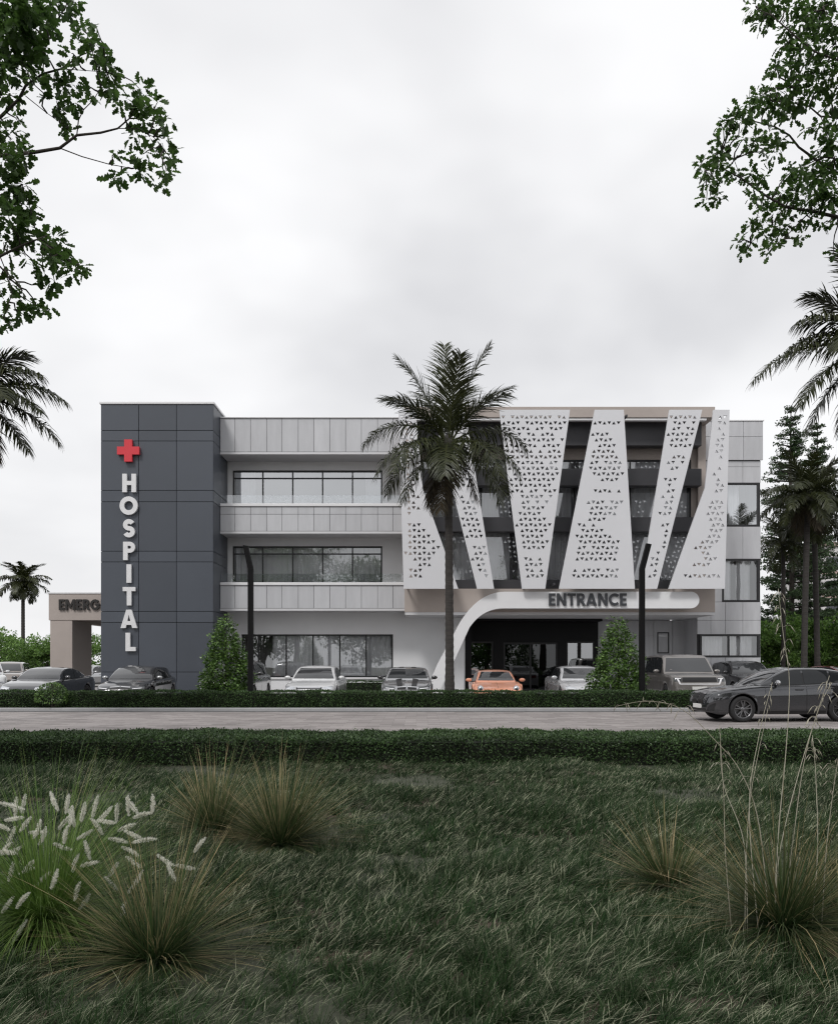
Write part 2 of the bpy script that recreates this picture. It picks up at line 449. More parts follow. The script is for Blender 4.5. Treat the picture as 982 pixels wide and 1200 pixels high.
def window(x0, x1, z0, z1, Y, vm=(), hm=(), fw=.07, glass=None, curtain=(), name='window', parent=None, seed=0):
    f = BB(); y0, y1 = Y - .04, Y + .05
    f.box(x0, x0 + fw, y0, y1, z0, z1); f.box(x1 - fw, x1, y0, y1, z0, z1)
    f.box(x0 + fw, x1 - fw, y0, y1, z0, z0 + fw); f.box(x0 + fw, x1 - fw, y0, y1, z1 - fw, z1)
    for x in vm: f.box(x - fw * .42, x + fw * .42, y0 + .012, y1 - .004, z0 + fw, z1 - fw)
    xs = [x0 + fw] + [q for x in vm for q in (x - fw * .42, x + fw * .42)] + [x1 - fw]
    for z in hm:
        for k in range(0, len(xs), 2): f.box(xs[k], xs[k + 1], y0 + .018, y1 - .008, z - fw * .42, z + fw * .42)
    w_ = part(f, name, M_frame, parent)
    g = BB(); g.quad((x0 + fw, Y + .02, z0 + fw), (x1 - fw, Y + .02, z0 + fw), (x1 - fw, Y + .02, z1 - fw), (x0 + fw, Y + .02, z1 - fw))
    part(g, 'pane', glass or M_glass, w_)
    for (a, b) in curtain:
        c = BB(); n = max(8, int((b - a) / .035)); rg = random.Random(seed + int(a * 31))
        ph = rg.random() * 6; vs = []
        for i in range(n + 1):
            x = a + (b - a) * i / n
            y = Y + .28 + .035 * math.sin(x * 21 + ph) + .02 * math.sin(x * 47 + 2 * ph) + .012 * rg.random()
            vs += [(x, y, z0 + .02), (x, y + .01, z1 - .02)]
        c.add(vs, [(2 * i, 2 * i + 2, 2 * i + 3, 2 * i + 1) for i in range(n)], 0, True)
        part(c, 'curtain', M_curtain, w_)
    return w_

YT, YF, YW, YB, YS = 38.7, 40.0, 41.6, 39.0, 38.0
# ---- charcoal tower with HOSPITAL sign
tx0, tx1 = wx(118, YT), wx(250, YT); th = wz(473.5, YT)
zl = [0] + [wz(y, YT) for y in (787.8, 729.6, 716.6, 658.6, 646, 588, 574.6, 516.7, 504.3)] + [th]
zl = sorted(zl)
tw = BB()
tw.box(tx0 + .05, tx1 - .05, YT + .05, YT + 9.0, 0, th - .01, 1)
xl = [tx0, wx(162.4, YT), wx(206.8, YT), tx1]
panels(tw, xl, zl, YT, YT + .05, .022)
for j in range(len(zl) - 1):
    for (ya, yb) in ((YT + .0, YT + 2.4), (YT + 2.4, YT + 9.0)):
        tw.bbox(tx1 - .05, tx1, ya + (.052 if ya == YT else .011), yb - .011, zl[j] + .011, zl[j + 1] - .011, .004)
        tw.bbox(tx0, tx0 + .05, ya + (.052 if ya == YT else .011), yb - .011, zl[j] + .011, zl[j + 1] - .011, .004)
tower = part(tw, 'tower', [M_dark, M_darkgap])
c = BB(); c.bbox(tx0 - .05, tx1 + .05, YT - .05, YT + 9.05, th, th + .10, .012); part(c, 'coping', M_cap, tower)

# ---- main wall of the left wing, three rows of windows
lx0, lx1 = tx1, wx(545, YW)
def win_rows():
    a, b = wx(272.5, YW), wx(448, YW)
    return [(a, b, wz(596, YW), wz(551, YW)), (a, b, wz(690, YW), wz(640, YW)),
            (wx(283, YW), wx(460.6, YW), wz(794, YW), wz(743.5, YW))]
W3, W2, W1 = win_rows()
mw = BB(); wall_open(mw, lx0, lx1, 0, 12.3, YW, [W1, W2, W3], .32)
part(mw, 'wall', M_wall)
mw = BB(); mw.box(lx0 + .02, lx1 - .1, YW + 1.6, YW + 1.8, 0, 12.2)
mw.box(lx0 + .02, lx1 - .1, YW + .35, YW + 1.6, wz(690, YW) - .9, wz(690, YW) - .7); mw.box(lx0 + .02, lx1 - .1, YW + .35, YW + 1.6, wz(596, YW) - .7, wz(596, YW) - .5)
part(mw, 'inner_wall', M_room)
def even(a, b, n): return [a + (b - a) * k / n for k in range(1, n)]
tr3, tr2 = wz(560, YW), wz(649, YW)
window(*W3, YW + .12, even(W3[0], W3[1], 5), [tr3], curtain=[(W3[0] + .1, W3[0] + 1.0), (W3[1] - .8, W3[1] - .1)])
window(*W2, YW + .12, even(W2[0], W2[1], 5), [tr2], glass=M_glassl, curtain=[(W2[0] + .1, W2[1] - .1)], seed=4)
gm = [wx(x, YW) for x in (302.5, 335, 366.5, 398, 429)]
window(*W1, YW + .12, gm, [], glass=M_glassl, curtain=[(W1[0] + 1.4, W1[1] - .1)], seed=9)
sl_ = BB(); sl_.bbox(W1[0] - .06, W1[1] + .06, YW - .07, YW - .003, W1[2] - .09, W1[2] - .002, .008); part(sl_, 'sill', M_cap)

# ---- balcony bands
bx0, bx1 = tx1 + .01, wx(476, YF)
def band(zt, zb, hj, rail):
    b = BB(); n = 11
    xl = [bx0] + [wx(x, YF) for x in (275.4, 293.6, 312.5, 330.5, 349.5, 368, 386.5, 405, 423.5, 442.5, 460.5)] + [bx1]
    z = [zb + .06] + ([hj] if hj else []) + [zt]
    b.box(bx0 + .01, bx1, YF + .03, YF + .22, zb + .002, zt - .005, 1)
    panels(b, xl, z, YF, YF + .03, .016)
    b.box(bx0, bx1, YF - .012, YF + .25, zb - .05, zb + .05, 2)
    o = part(b, 'balcony' if rail else 'parapet', [M_grey, M_darkgap, M_beam if False else M_soffit])
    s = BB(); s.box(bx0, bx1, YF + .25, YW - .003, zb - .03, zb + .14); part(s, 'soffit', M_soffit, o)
    c = BB(); c.bbox(bx0, bx1, YF - .06, YF + .27, zt + .002, zt + (.13 if rail else .05), .012); part(c, 'coping', M_cap, o)
    if rail:
        g = BB(); zr = zt + .13
        g.box(bx0 + .05, bx1 - .02, YF + .10, YF + .112, zr, zr + .40); part(g, 'glass_railing', M_rail, o)
    return o
band(wz(490, YF), wz(531, YF), None, False)
band(wz(593.5, YF), wz(624, YF), wz(602.6, YF), True)
band(wz(686, YF), wz(714.5, YF), None, True)
rf = BB(); rf.box(tx1 + .02, wx(838, 39) - .3, YF + .3, 56, 12.0, 12.2); rf.box(wx(838, 39) - .3, wx(890, 41.5) - .1, 42.0, 56, 12.0, 12.2); part(rf, 'roof', M_roof)
sd_ = BB(); sd_.box(tx1 + .02, wx(892, 41.5) - .3, 55.6, 56, 0, 12.0); part(sd_, 'rear_wall', M_wall)

# ---- beige box behind the screens
ax0, ax1 = wx(474, YB), wx(838, YB)
zt0, zt1 = wz(489, YB), wz(476.4, YB); zb0, zb1 = wz(717.5, YB), wz(690, YB)
bx = BB()
bx.bbox(ax0, ax1, YB, YB + 3.2, zt0, zt1, .012)                # top beam
bx.bbox(ax0, ax1, YB, YB + 2.4, zb0, zb1, .012)                # bottom beam
bx.box(ax0, ax0 + .35, YB + .01, YB + 2.6, zb1, zt0); bx.box(ax1 - .35, ax1, YB + 1.25, YB + 2.6, zb1, zt0)
box_frame = part(bx, 'box_frame', M_beige)
lp = BB(); lp.box(ax0 + .36, ax1 - .36, YB + .06, YB + .3, zt0 - .11, zt0 - .002); part(lp, 'lip', M_cap, box_frame)
YG = 40.5
gx0, gx1 = wx(492, YG), wx(810, YG)
gz0, gz1 = wz(684, YG), wz(538.6, YG)
bw = BB(); wall_open(bw, ax0 + .352, ax1 - .352, zb1, zt0, YG, [(gx0, gx1, gz0, gz1)], .3); part(bw, 'recess_wall', M_beige, box_frame)
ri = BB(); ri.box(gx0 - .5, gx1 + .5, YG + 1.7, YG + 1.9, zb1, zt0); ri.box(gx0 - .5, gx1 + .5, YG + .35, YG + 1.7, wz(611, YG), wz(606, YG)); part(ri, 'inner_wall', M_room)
window(gx0, gx1, gz0, gz1, YG + .1, [wx(x, YG) for x in (527, 563.6, 600, 636.5, 673, 704, 739, 774)], [wz(614, YG)], glass=M_glassl,
       curtain=[(gx0 + .2, wx(560, YG)), (wx(566, YG), wx(598, YG)), (wx(608, YG), wx(671, YG)), (wx(680, YG), wx(703, YG)), (wx(741, YG), wx(808, YG))], name='curtain_wall', seed=21)
for ya, yb in ((522, 493.5), (569, 549), (623, 606), (690, 679.5)):
    sb = BB(); sb.bbox(ax0 + .354, ax1 - .354, 39.75, 40.32, wz(ya, 39.75), wz(yb, 39.75), .01); part(sb, 'sunshade_beam', M_beam)

# ---- perforated screens
def inside(poly, x, z):
    r = False; n = len(poly)
    for i in range(n):
        (x1, z1), (x2, z2) = poly[i], poly[(i + 1) % n]
        if (z1 > z) != (z2 > z) and x < (x2 - x1) * (z - z1) / (z2 - z1) + x1: r = not r
    return r
def edge_x(poly, z):
    xs_ = []
    n = len(poly)
    for i in range(n):
        (x1, z1), (x2, z2) = poly[i], poly[(i + 1) % n]
        if (z1 > z) != (z2 > z): xs_.append((x2 - x1) * (z - z1) / (z2 - z1) + x1)
    return min(xs_), max(xs_)

def screen(pxs, seed, dens=.6):
    rg = random.Random(seed)
    poly = [(wx(x, YS), wz(y, YS)) for x, y in pxs]
    cu = bpy.data.curves.new('screen', 'CURVE'); cu.dimensions = '2D'; cu.fill_mode = 'BOTH'; cu.extrude = .05
    def spline(pts):
        sp = cu.splines.new('POLY'); sp.points.add(len(pts) - 1); sp.use_cyclic_u = True
        for p, q in zip(sp.points, pts): p.co = (q[0] - OFF.x, q[1], 0, 1)
    spline(poly)
    zt = max(p[1] for p in poly); zb = min(p[1] for p in poly)
    pitch, rowh, hs = .2, .243, .083
    z = zt - .32; k = 0; c = rg.random(); wv = rg.uniform(.5, 1)
    while z > zb + .5:
        a, b = edge_x(poly, z); a += .13; b -= .13
        f = (zt - z) / (zt - zb)
        c = min(1, max(0, c + rg.uniform(-.28, .28))); wv = min(1, max(.28, wv + rg.uniform(-.3, .3)))
        ww = (b - a) * min(1, wv * (1.15 - .36 * f) * dens / .6)
        mid = a + ww / 2 + (b - a - ww) * c
        i0 = math.ceil((mid - ww / 2 - a) / pitch); i1 = math.floor((mid + ww / 2 - a) / pitch)
        if rg.random() > .09:
            for i in range(i0, i1 + 1):
                x = a + i * pitch
                if x > b or rg.random() < .10: continue
                up = 1 if (i + k) % 2 else -1
                spline([(x - hs, z - up * hs * .85), (x + hs, z - up * hs * .85), (x, z + up * hs * .85)])
        z -= rowh; k += 1
    ob = bpy.data.objects.new('tmp', cu); col.objects.link(ob)
    dg = bpy.context.evaluated_depsgraph_get()
    me = bpy.data.meshes.new_from_object(ob.evaluated_get(dg))
    bpy.data.objects.remove(ob)
    me.transform(Matrix.Translation((0, YS + .05 - OFF.y, 0)) @ Matrix.Rotation(R(90), 4, 'X'))
    me.materials.clear(); me.materials.append(M_screen)
    for p in me.polygons: p.material_index = 0; p.use_smooth = False
    return link_mesh('perforated_screen', me, hosp)
T_, B_ = 480, 690
screen([(467, T_), (487, T_), (495.5, 573), (537, B_), (473, B_)], 31, .8)
screen([(507, T_), (545, T_), (579, B_), (559, B_)], 12, .75)
screen([(585, T_), (668, T_), (639, B_), (611.7, B_)], 5, .66)
screen([(697, T_), (731, T_), (744, B_), (655, B_)], 8, .5)
screen([(784.5, T_), (823, T_), (770, B_), (750, B_)], 19, .8)
screen([(836, T_), (855, T_), (849.5, B_), (783.5, B_), (826, 572)], 23, .7)
for x in (476, 527, 615, 650, 705, 735, 795, 845):
    for y in (486, 684):
        hg = BB(); hg.box(wx(x, YS) - .04, wx(x, YS) + .04, YS + .1, YB - .003, wz(y, YS) - .04, wz(y, YS) + .04); part(hg, 'screen_bracket', M_beam)

# ---- entrance ribbon, canopy, recess
YR = 38.35
def arc_pts(p0, c, p1, n=10):
    return [((1 - t) ** 2 * p0[0] + 2 * t * (1 - t) * c[0] + t * t * p1[0], (1 - t) ** 2 * p0[1] + 2 * t * (1 - t) * c[1] + t * t * p1[1]) for t in [k / n for k in range(n + 1)]]
outer = [(496, 818)] + [(513, 778)] + arc_pts((533, 741), (556, 693.5), (592, 693.5), 12) + [(805, 693.5)]
cap = [(809.5 + 10 * math.sin(math.pi * k / 14), 703.2 - 9.8 * math.cos(math.pi * k / 14)) for k in range(15)]
inner = [(805, 713)] + arc_pts((590, 713), (566, 713), (550.5, 735), 12) + [(532, 775)] + [(511.5, 818)]
loop = outer + cap + inner
rb = BB(); rb.prism([(wx(x, YR), max(wz(y, YR), .0)) for x, y in loop], YR, YB - .006); ribbon = part(rb, 'entrance_ribbon', M_ribbon)
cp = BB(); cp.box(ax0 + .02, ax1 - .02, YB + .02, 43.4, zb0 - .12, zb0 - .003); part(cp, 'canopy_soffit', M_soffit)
ex0, ex1 = wx(545, YW), wx(700, 43.4)
YE = 43.2
en = BB()
doors = (wx(590, YE), wx(654, YE), 0.1, wz(753, YE)); lw = (wx(546, YE), wx(578, YE), wz(793, YE), wz(752, YE)); rw = (wx(664, YE), wx(697, YE), wz(793, YE), wz(752, YE))
wall_open(en, ex0, ex1, 0, zb0 - .125, YE, [doors, lw, rw], .25)
en.box(ex0 - .003, ex0 + .3, YW + .01, YE - .003, 0, zb0 - .125)
en.box(ex0 + .3, ex1, YW + .6, YE - .003, wz(728, YW + .6), zb0 - .124)
part(en, 'entrance_wall', M_black)
jb = BB(); jb.bbox(wx(532, YW - .4), wx(544, YW - .4), YW - .4, YW - .003, 0, zb0 - .125, .01); part(jb, 'jamb', M_wall)
window(*lw, YE + .12, [], [], curtain=[], glass=M_glasse); window(*rw, YE + .12, [], [], glass=M_glasse)
window(*doors, YE + .14, [(doors[0] + doors[1]) / 2], [], name='sliding_door', glass=M_glassd, fw=.09)
ir = BB(); ir.box(ex0, ex1, YE + 3.0, YE + 3.2, 0, 4); part(ir, 'lobby_wall', M_black)
st = BB(); st.bbox(wx(500, 40), wx(835, 40), 38.6, 43.1, 0, .1, .01); st.bbox(wx(520, 40), wx(820, 40), 39.1, 43.1, .1, .2, .01); part(st, 'entrance_step', M_kerb)

# ---- right wing
YV = 41.5; vx1 = wx(891.5, YV); vx0 = wx(817, YV); vt = wz(494, YV)
v3 = (wx(850, YV), vx1 - .07, wz(617, YV), wz(565.7, YV)); v2 = (wx(846, YV), vx1 - .07, wz(705.5, YV), wz(655, YV)); v1 = (wx(819, YV) + .05, vx1 - .06, wz(770.5, YV), wz(743.5, YV))
zj = [0, wz(782, YV), v1[2], v1[3], wz(727, YV), v2[2], v2[3], wz(630, YV) + .6, v3[2], v3[3], wz(547, YV), wz(540, YV)]
zj = sorted(zj)
xj = [vx0, wx(833, YV), v3[0], wx(870.5, YV), vx1]
ins = lambda x, z: any(o[0] - .05 < x < o[1] and o[2] < z < o[3] for o in (v1, v2, v3))
rwg = BB(); panels(rwg, xj, zj, YV, YV + .04, .014, 0, ins)
panels(rwg, [vx0, wx(833, YV), wx(851, YV), wx(870.5, YV), vx1 + .08], [wz(540, YV) + .02, wz(512, YV), vt], YV - .08, YV + .02, .014)
wall_open(rwg, vx0, vx1 - .02, 0, vt - .02, YV + .045, [v1, v2, v3], .3, 1)
rwg.box(vx1 - .04, vx1 - .01, YV + .05, 56, 0, vt - .01, 0)
rwg.box(vx0, vx0 + .1, YV + .06, 44.6, 0, vt - .03, 0)
part(rwg, 'right_wing_wall', [M_grey, M_darkgap])
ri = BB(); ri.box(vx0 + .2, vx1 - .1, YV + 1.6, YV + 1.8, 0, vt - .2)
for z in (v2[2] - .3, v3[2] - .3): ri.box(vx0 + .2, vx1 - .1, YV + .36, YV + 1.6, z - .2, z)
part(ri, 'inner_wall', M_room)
c = BB(); c.bbox(vx0, vx1 + .12, YV - .12, YV + .3, vt + .002, vt + .06, .01); part(c, 'coping', M_cap)
window(*v3, YV + .03, [], [], fw=.09, curtain=[(v3[0] + .15, v3[0] + .75)], seed=31)
window(*v2, YV + .03, [], [], fw=.09, glass=M_glassl, curtain=[(v2[0] + .15, v2[0] + .5), (v2[0] + .75, v2[1] - .35)], seed=33)
window(*v1, YV + .03, [wx(854, YV)], [], fw=.09, glass=M_glassl, curtain=[(v1[0] + .1, v1[0] + 1.15), (v1[0] + 1.5, v1[1] - .25)], seed=35)
# recessed clad wall under the canopy
YK = 43.5; kx0, kx1 = ex1 - .1, vx0 + .12
sw = (wx(770, YK), wx(784, YK), wz(766, YK), wz(741, YK))
kz = [0, wz(763, YK) - .8, wz(763, YK) - .01, wz(727, YK), zb0 - .13]
kx = [kx0] + [wx(x, YK) for x in (716, 733, 750, 766)] + [wx(788, YK), wx(803, YK), kx1]
rk = BB(); panels(rk, kx, [0, .9, zb0 - .9, zb0 - .13], YK, YK + .04, .014, 0, lambda x, z: sw[0] - .1 < x < sw[1] + .1 and sw[2] < z < sw[3])
wall_open(rk, kx0, kx1, 0, zb0 - .14, YK + .045, [sw], .2, 0)
part(rk, 'porch_wall', M_grey)
window(*sw, YK + .03, [], [], fw=.06)

# ---- signs
def arc(cx_, cy_, rx, ry, a0, a1, n=22):
    return [(cx_ + rx * math.cos(R(a0 + (a1 - a0) * k / n)), cy_ + ry * math.sin(R(a0 + (a1 - a0) * k / n))) for k in range(n + 1)]
def stroke(path, t):
    l, r = [], []
    for i, p in enumerate(path):
        a = path[max(i - 1, 0)]; b = path[min(i + 1, len(path) - 1)]
        dx, dy = b[0] - a[0], b[1] - a[1]; d = math.hypot(dx, dy); nx, ny = -dy / d * t / 2, dx / d * t / 2
        l.append((p[0] + nx, p[1] + ny)); r.append((p[0] - nx, p[1] - ny))
    return l + r[::-1]
def glyph(ch, t):
    """bold geometric capital: width and list of pieces, each [outer, hole, ...]"""
    q = lambda x0, x1, y0, y1: [(x0, y0), (x1, y0), (x1, y1), (x0, y1)]
    if ch == 'I': return t * 1.05, [[q(0, t * 1.05, 0, 1)]]
    if ch == 'L': return .56, [[[(0, 0), (.56, 0), (.56, t * .9), (t, t * .9), (t, 1), (0, 1)]]]
    if ch == 'T': w = .70; m = w / 2; return w, [[[(m - t / 2, 0), (m + t / 2, 0), (m + t / 2, 1 - t * .9), (w, 1 - t * .9), (w, 1), (0, 1), (0, 1 - t * .9), (m - t / 2, 1 - t * .9)]]]
    if ch == 'H': w = .76; a, b = .5 - t * .45, .5 + t * .45; return w, [[[(0, 0), (t, 0), (t, a), (w - t, a), (w - t, 0), (w, 0), (w, 1), (w - t, 1), (w - t, b), (t, b), (t, 1), (0, 1)]]]
    if ch == 'E':
        w = .56; h = t * .88; a, b = .5 - h / 2, .5 + h / 2
        return w, [[[(0, 0), (w, 0), (w, h), (t, h), (t, a), (w - .04, a), (w - .04, b), (t, b), (t, 1 - h), (w, 1 - h), (w, 1), (0, 1)]]]
    if ch == 'N': w = .80; return w, [[[(0, 0), (t, 0), (t, .64), (w - t * 1.02, 0), (w, 0), (w, 1), (w - t, 1), (w - t, .36), (t * 1.02, 1), (0, 1)]]]
    if ch == 'M': w = .98; return w, [[[(0, 0), (t, 0), (t, .62), (w / 2 - .03, .12), (w / 2 + .03, .12), (w - t, .62), (w - t, 0), (w, 0), (w, 1), (w - t * 1.05, 1), (w / 2, .44), (t * 1.05, 1), (0, 1)]]]
    if ch == 'Y': w = .80; m = w / 2; return w, [[[(m - t / 2, 0), (m + t / 2, 0), (m + t / 2, .42), (w, 1), (w - t * 1.2, 1), (m, .62), (t * 1.2, 1), (0, 1), (m - t / 2, .42)]]]
    if ch == 'O': w = 1.0; return w, [[arc(.5, .5, .5, .5, 0, 360, 40)[:-1], arc(.5, .5, .5 - t, .5 - t, 0, 360, 40)[:-1]]]
    if ch == 'A':
        w = .92; m = w / 2; s = t * 1.12
        return w, [[[(0, 0), (s, 0), (m, .74), (w - s, 0), (w, 0), (m + s * .52, 1), (m - s * .52, 1)]], [q(.22, w - .22, .17, .17 + t * .85)]]
    if ch in 'PR':
        w = .66; r = .30; bowl = arc(w - r, 1 - r, r, r, -90, 90, 18); ri = r - t * .88; hole = [(t, 1 - r - ri)] + arc(w - r, 1 - r, ri, ri, -90, 90, 14) + [(t, 1 - r + ri)]
        pc = [[[(0, 0), (t, 0), (t, 1 - 2 * r)] + bowl + [(0, 1)], hole]]
        if ch == 'R': pc.append([[(.24, .44), (.50, 0), (.50 + t * 1.15, 0), (.24 + t * 1.15, .44)]])
        return w, pc
    if ch == 'S':
        w = .66; rx = w / 2 - t / 2; r1 = (1 - t) / 4
        return w, [[stroke(arc(w / 2, 1 - t / 2 - r1, rx, r1, 25, 262, 22) + arc(w / 2, t / 2 + r1, rx, r1, 82, -155, 22), t * .98)]]
    if ch == 'C': w = .84; return w, [[stroke(arc(.5, .5, .5 - t / 2, .5 - t / 2, 44, 316, 34), t)]]
    if ch == 'G': w = .98; return w, [[stroke(arc(.5, .5, .5 - t / 2, .5 - t / 2, 44, 338, 36), t)], [q(.52, w, .40, .40 + t * .88)]]
def letter_mesh(ch, height, depth, mat, t=.215, sx=1.0):
    w_, pcs = glyph(ch, t); out = MB()
    for k, loops in enumerate(pcs):
        cu = bpy.data.curves.new('letter', 'CURVE'); cu.dimensions = '2D'; cu.fill_mode = 'BOTH'; cu.extrude = depth / 2 + .003 * k
        for lp_ in loops:
            sp = cu.splines.new('POLY'); sp.points.add(len(lp_) - 1); sp.use_cyclic_u = True
            for p, v in zip(sp.points, lp_): p.co = ((v[0] - w_ / 2) * height * sx, (v[1] - .5) * height, 0, 1)
        ob = bpy.data.objects.new('tmp', cu); col.objects.link(ob)
        dg = bpy.context.evaluated_depsgraph_get(); me = bpy.data.meshes.new_from_object(ob.evaluated_get(dg)); bpy.data.objects.remove(ob)
        out.add([(v.co.x, -v.co.z, v.co.y) for v in me.vertices], [list(p.vertices) for p in me.polygons])
        bpy.data.meshes.remove(me)
    return out.mesh('letter', mat), w_ * height * sx

M_let = solid('letter_aluminium', (.72, .72, .73), .35, .04, 2)
M_letd = solid('letter_dark', (.04, .043, .05), .4, .04, 2)
M_letb = solid('letter_black', (.014, .012, .011), .5, .04, 2)
M_red = solid('emblem_red', (.62, .035, .05), .35, .03, 2)

def sign(name, label, txt, centers, height, Y, depth, mat, t):
    cx_ = sum(p[0] for p in centers) / len(centers); cz_ = min(wz(p[1], Y) for p in centers)
    root = empty(name, (wx(cx_, Y), Y, cz_), label=label, cat='sign')
    for ch, (px_, py_) in zip(txt, centers):
        me, _w = letter_mesh(ch, height, depth, mat, t, .98)
        o = link_mesh('letter', me, root); o.location = (wx(px_, Y) - wx(cx_, Y), -depth / 2, wz(py_, Y) - cz_)
    return root
sign('hospital_sign', 'tall vertical sign reading HOSPITAL in pale metal letters down the charcoal tower', 'HOSPITAL',
     [(152.3, 566.5), (151.7, 593), (152, 619.5), (152.2, 646), (152, 672.5), (152.2, 699), (152, 725.5), (154, 752.5)], .8, YT - .02, .12, M_let, .25)
def row_sign(name, label, txt, x0, x1, py, height, Y, depth, mat, t, gap=.11):
    ws = [glyph(ch, t)[0] for ch in txt]
    tot = sum(ws) + gap * (len(txt) - 1)
    X0, X1 = wx(x0, Y), wx(x1, Y); u = (X1 - X0) / tot
    root = empty(name, ((X0 + X1) / 2, Y, wz(py, Y) - height / 2), label=label, cat='sign')
    x = X0
    for ch, w_ in zip(txt, ws):
        me, _w = letter_mesh(ch, height, depth, mat, t, u / height)
        o = link_mesh('letter', me, root); o.location = (x + w_ * u / 2 - (X0 + X1) / 2, -depth / 2, height / 2)
        x += (w_ + gap) * u
    return root
row_sign('entrance_sign', 'dark grey lettering reading ENTRANCE on the curved white band above the doors', 'ENTRANCE', 643, 734, 702.7, .53, YR - .015, .07, M_letd, .21)
em = MB(); a = .17; s_ = .48
cross = [(-a, -s_), (a, -s_), (a, -a), (s_, -a), (s_, a), (a, a), (a, s_), (-a, s_), (-a, a), (-s_, a), (-s_, -a), (-a, -a)]
em.prism(cross, -.16, 0)
eo = em.build('cross_emblem', M_red, loc=(wx(151.7, YT), YT - .03, wz(529, YT)))
bv = eo.modifiers.new('bevel', 'BEVEL'); bv.width = .015; bv.segments = 2
tag(eo, 'red medical cross mounted near the top of the charcoal tower', 'emblem')

# ---- emergency canopy beyond the tower
YM = 45.0
ecn = empty('emergency_canopy', (wx(80, YM), YM + 1.5, 0), label='beige drive-through canopy with square column behind the charcoal tower', cat='canopy')
OFF_save = OFF; OFF = Vector((wx(80, YM), YM + 1.5, 0))
b = BB(); b.bbox(wx(57, YM), wx(240, YM), YM, YM + .5, wz(727, YM), wz(696, YM), .012)
b.bbox(wx(57, YM), wx(57, YM) + .5, YM + .502, YM + 9, wz(727, YM), wz(696, YM), .012)
b.box(wx(57, YM) + .5, wx(240, YM), YM + .502, YM + 9, wz(705, YM), wz(700, YM)); b.bbox(wx(57, YM) + .5, wx(240, YM), YM + 8.6, YM + 9, wz(727, YM), wz(705.1, YM), .012)
part(b, 'roof', M_beige, ecn)
b = BB(); b.bbox(wx(57, YM) - .04, wx(240, YM), YM - .04, YM + 9.04, wz(696, YM) + .002, wz(696, YM) + .08, .01); part(b, 'coping', M_cap, ecn)
b = BB(); b.bbox(wx(58.5, YM), wx(84.5, YM), YM + .03, YM + 2.7, 0, wz(727, YM) - .002, .012); part(b, 'column', M_beige, ecn)
OFF = OFF_save
row_sign('emergency_sign', 'black lettering spelling EMERG on the beige canopy, cut off by the tower', 'EMERGENCY', 69.5, 157, 708.8, .54, YM - .015, .08, M_letb, .23)
# ------------------------------------------------------------------ cars
M_tyre = solid('tyre_rubber', (.018, .018, .019), .8, .1, 8)
M_rim = solid('alloy_rim', (.36, .36, .37), .3, .05, 5, metal=.8)
M_rimn = solid('machined_rim', (.17, .17, .175), .25, .05, 5, metal=.8)
M_rimd = solid('dark_rim', (.05, .05, .052), .3, .05, 5, metal=.6)
M_disc = solid('brake_disc', (.12, .12, .12), .45, .1, 5, metal=.7)
M_under = solid('underbody', (.012, .012, .012), .9)
M_trim = solid('black_trim', (.012, .012, .013), .35)
M_chrome = solid('chrome_trim', (.75, .75, .76), .15, .02, 3, metal=1.0)
M_plate = solid('plate_white', (.7, .7, .68), .5)
M_lamp = solid('headlamp_lens', (.55, .57, .6), .08, .3, 9, metal=.5, coat=1.0)
M_lampd = solid('headlamp_dark', (.05, .055, .06), .06, .3, 9, metal=.2, coat=1.0)
M_drl_glint = solid('lamp_bar_rim_glint', (.9, .9, .92), .2, .02, 3)
M_tail = solid('tail_lamp_red', (.30, .012, .012), .12, .1, 5, coat=1.0)
M_seat = solid('cabin_dark', (.03, .03, .032), .8)

def autoglass(name, c, refl_rough=.02, ior=1.45, coat=0.0):
    if name in MATS: return MATS[name]
    m, nt, b = nmat(name)
    b.inputs['Base Color'].default_value = (*c, 1); b.inputs['Roughness'].default_value = refl_rough
    b.inputs['IOR'].default_value = ior; b.inputs['Coat Weight'].default_value = coat; b.inputs['Coat Roughness'].default_value = .01
    MATS[name] = m; return m
M_ag = autoglass('car_glass', (.02, .022, .024))
M_agl = autoglass('car_windscreen', (.035, .037, .04), ior=1.6, coat=.5)

def smooth1(a, n):
    for _ in range(n):
        b = a.copy(); b[1:-1] = (a[:-2] + 2 * a[1:-1] + a[2:]) / 4; a = b
    return a

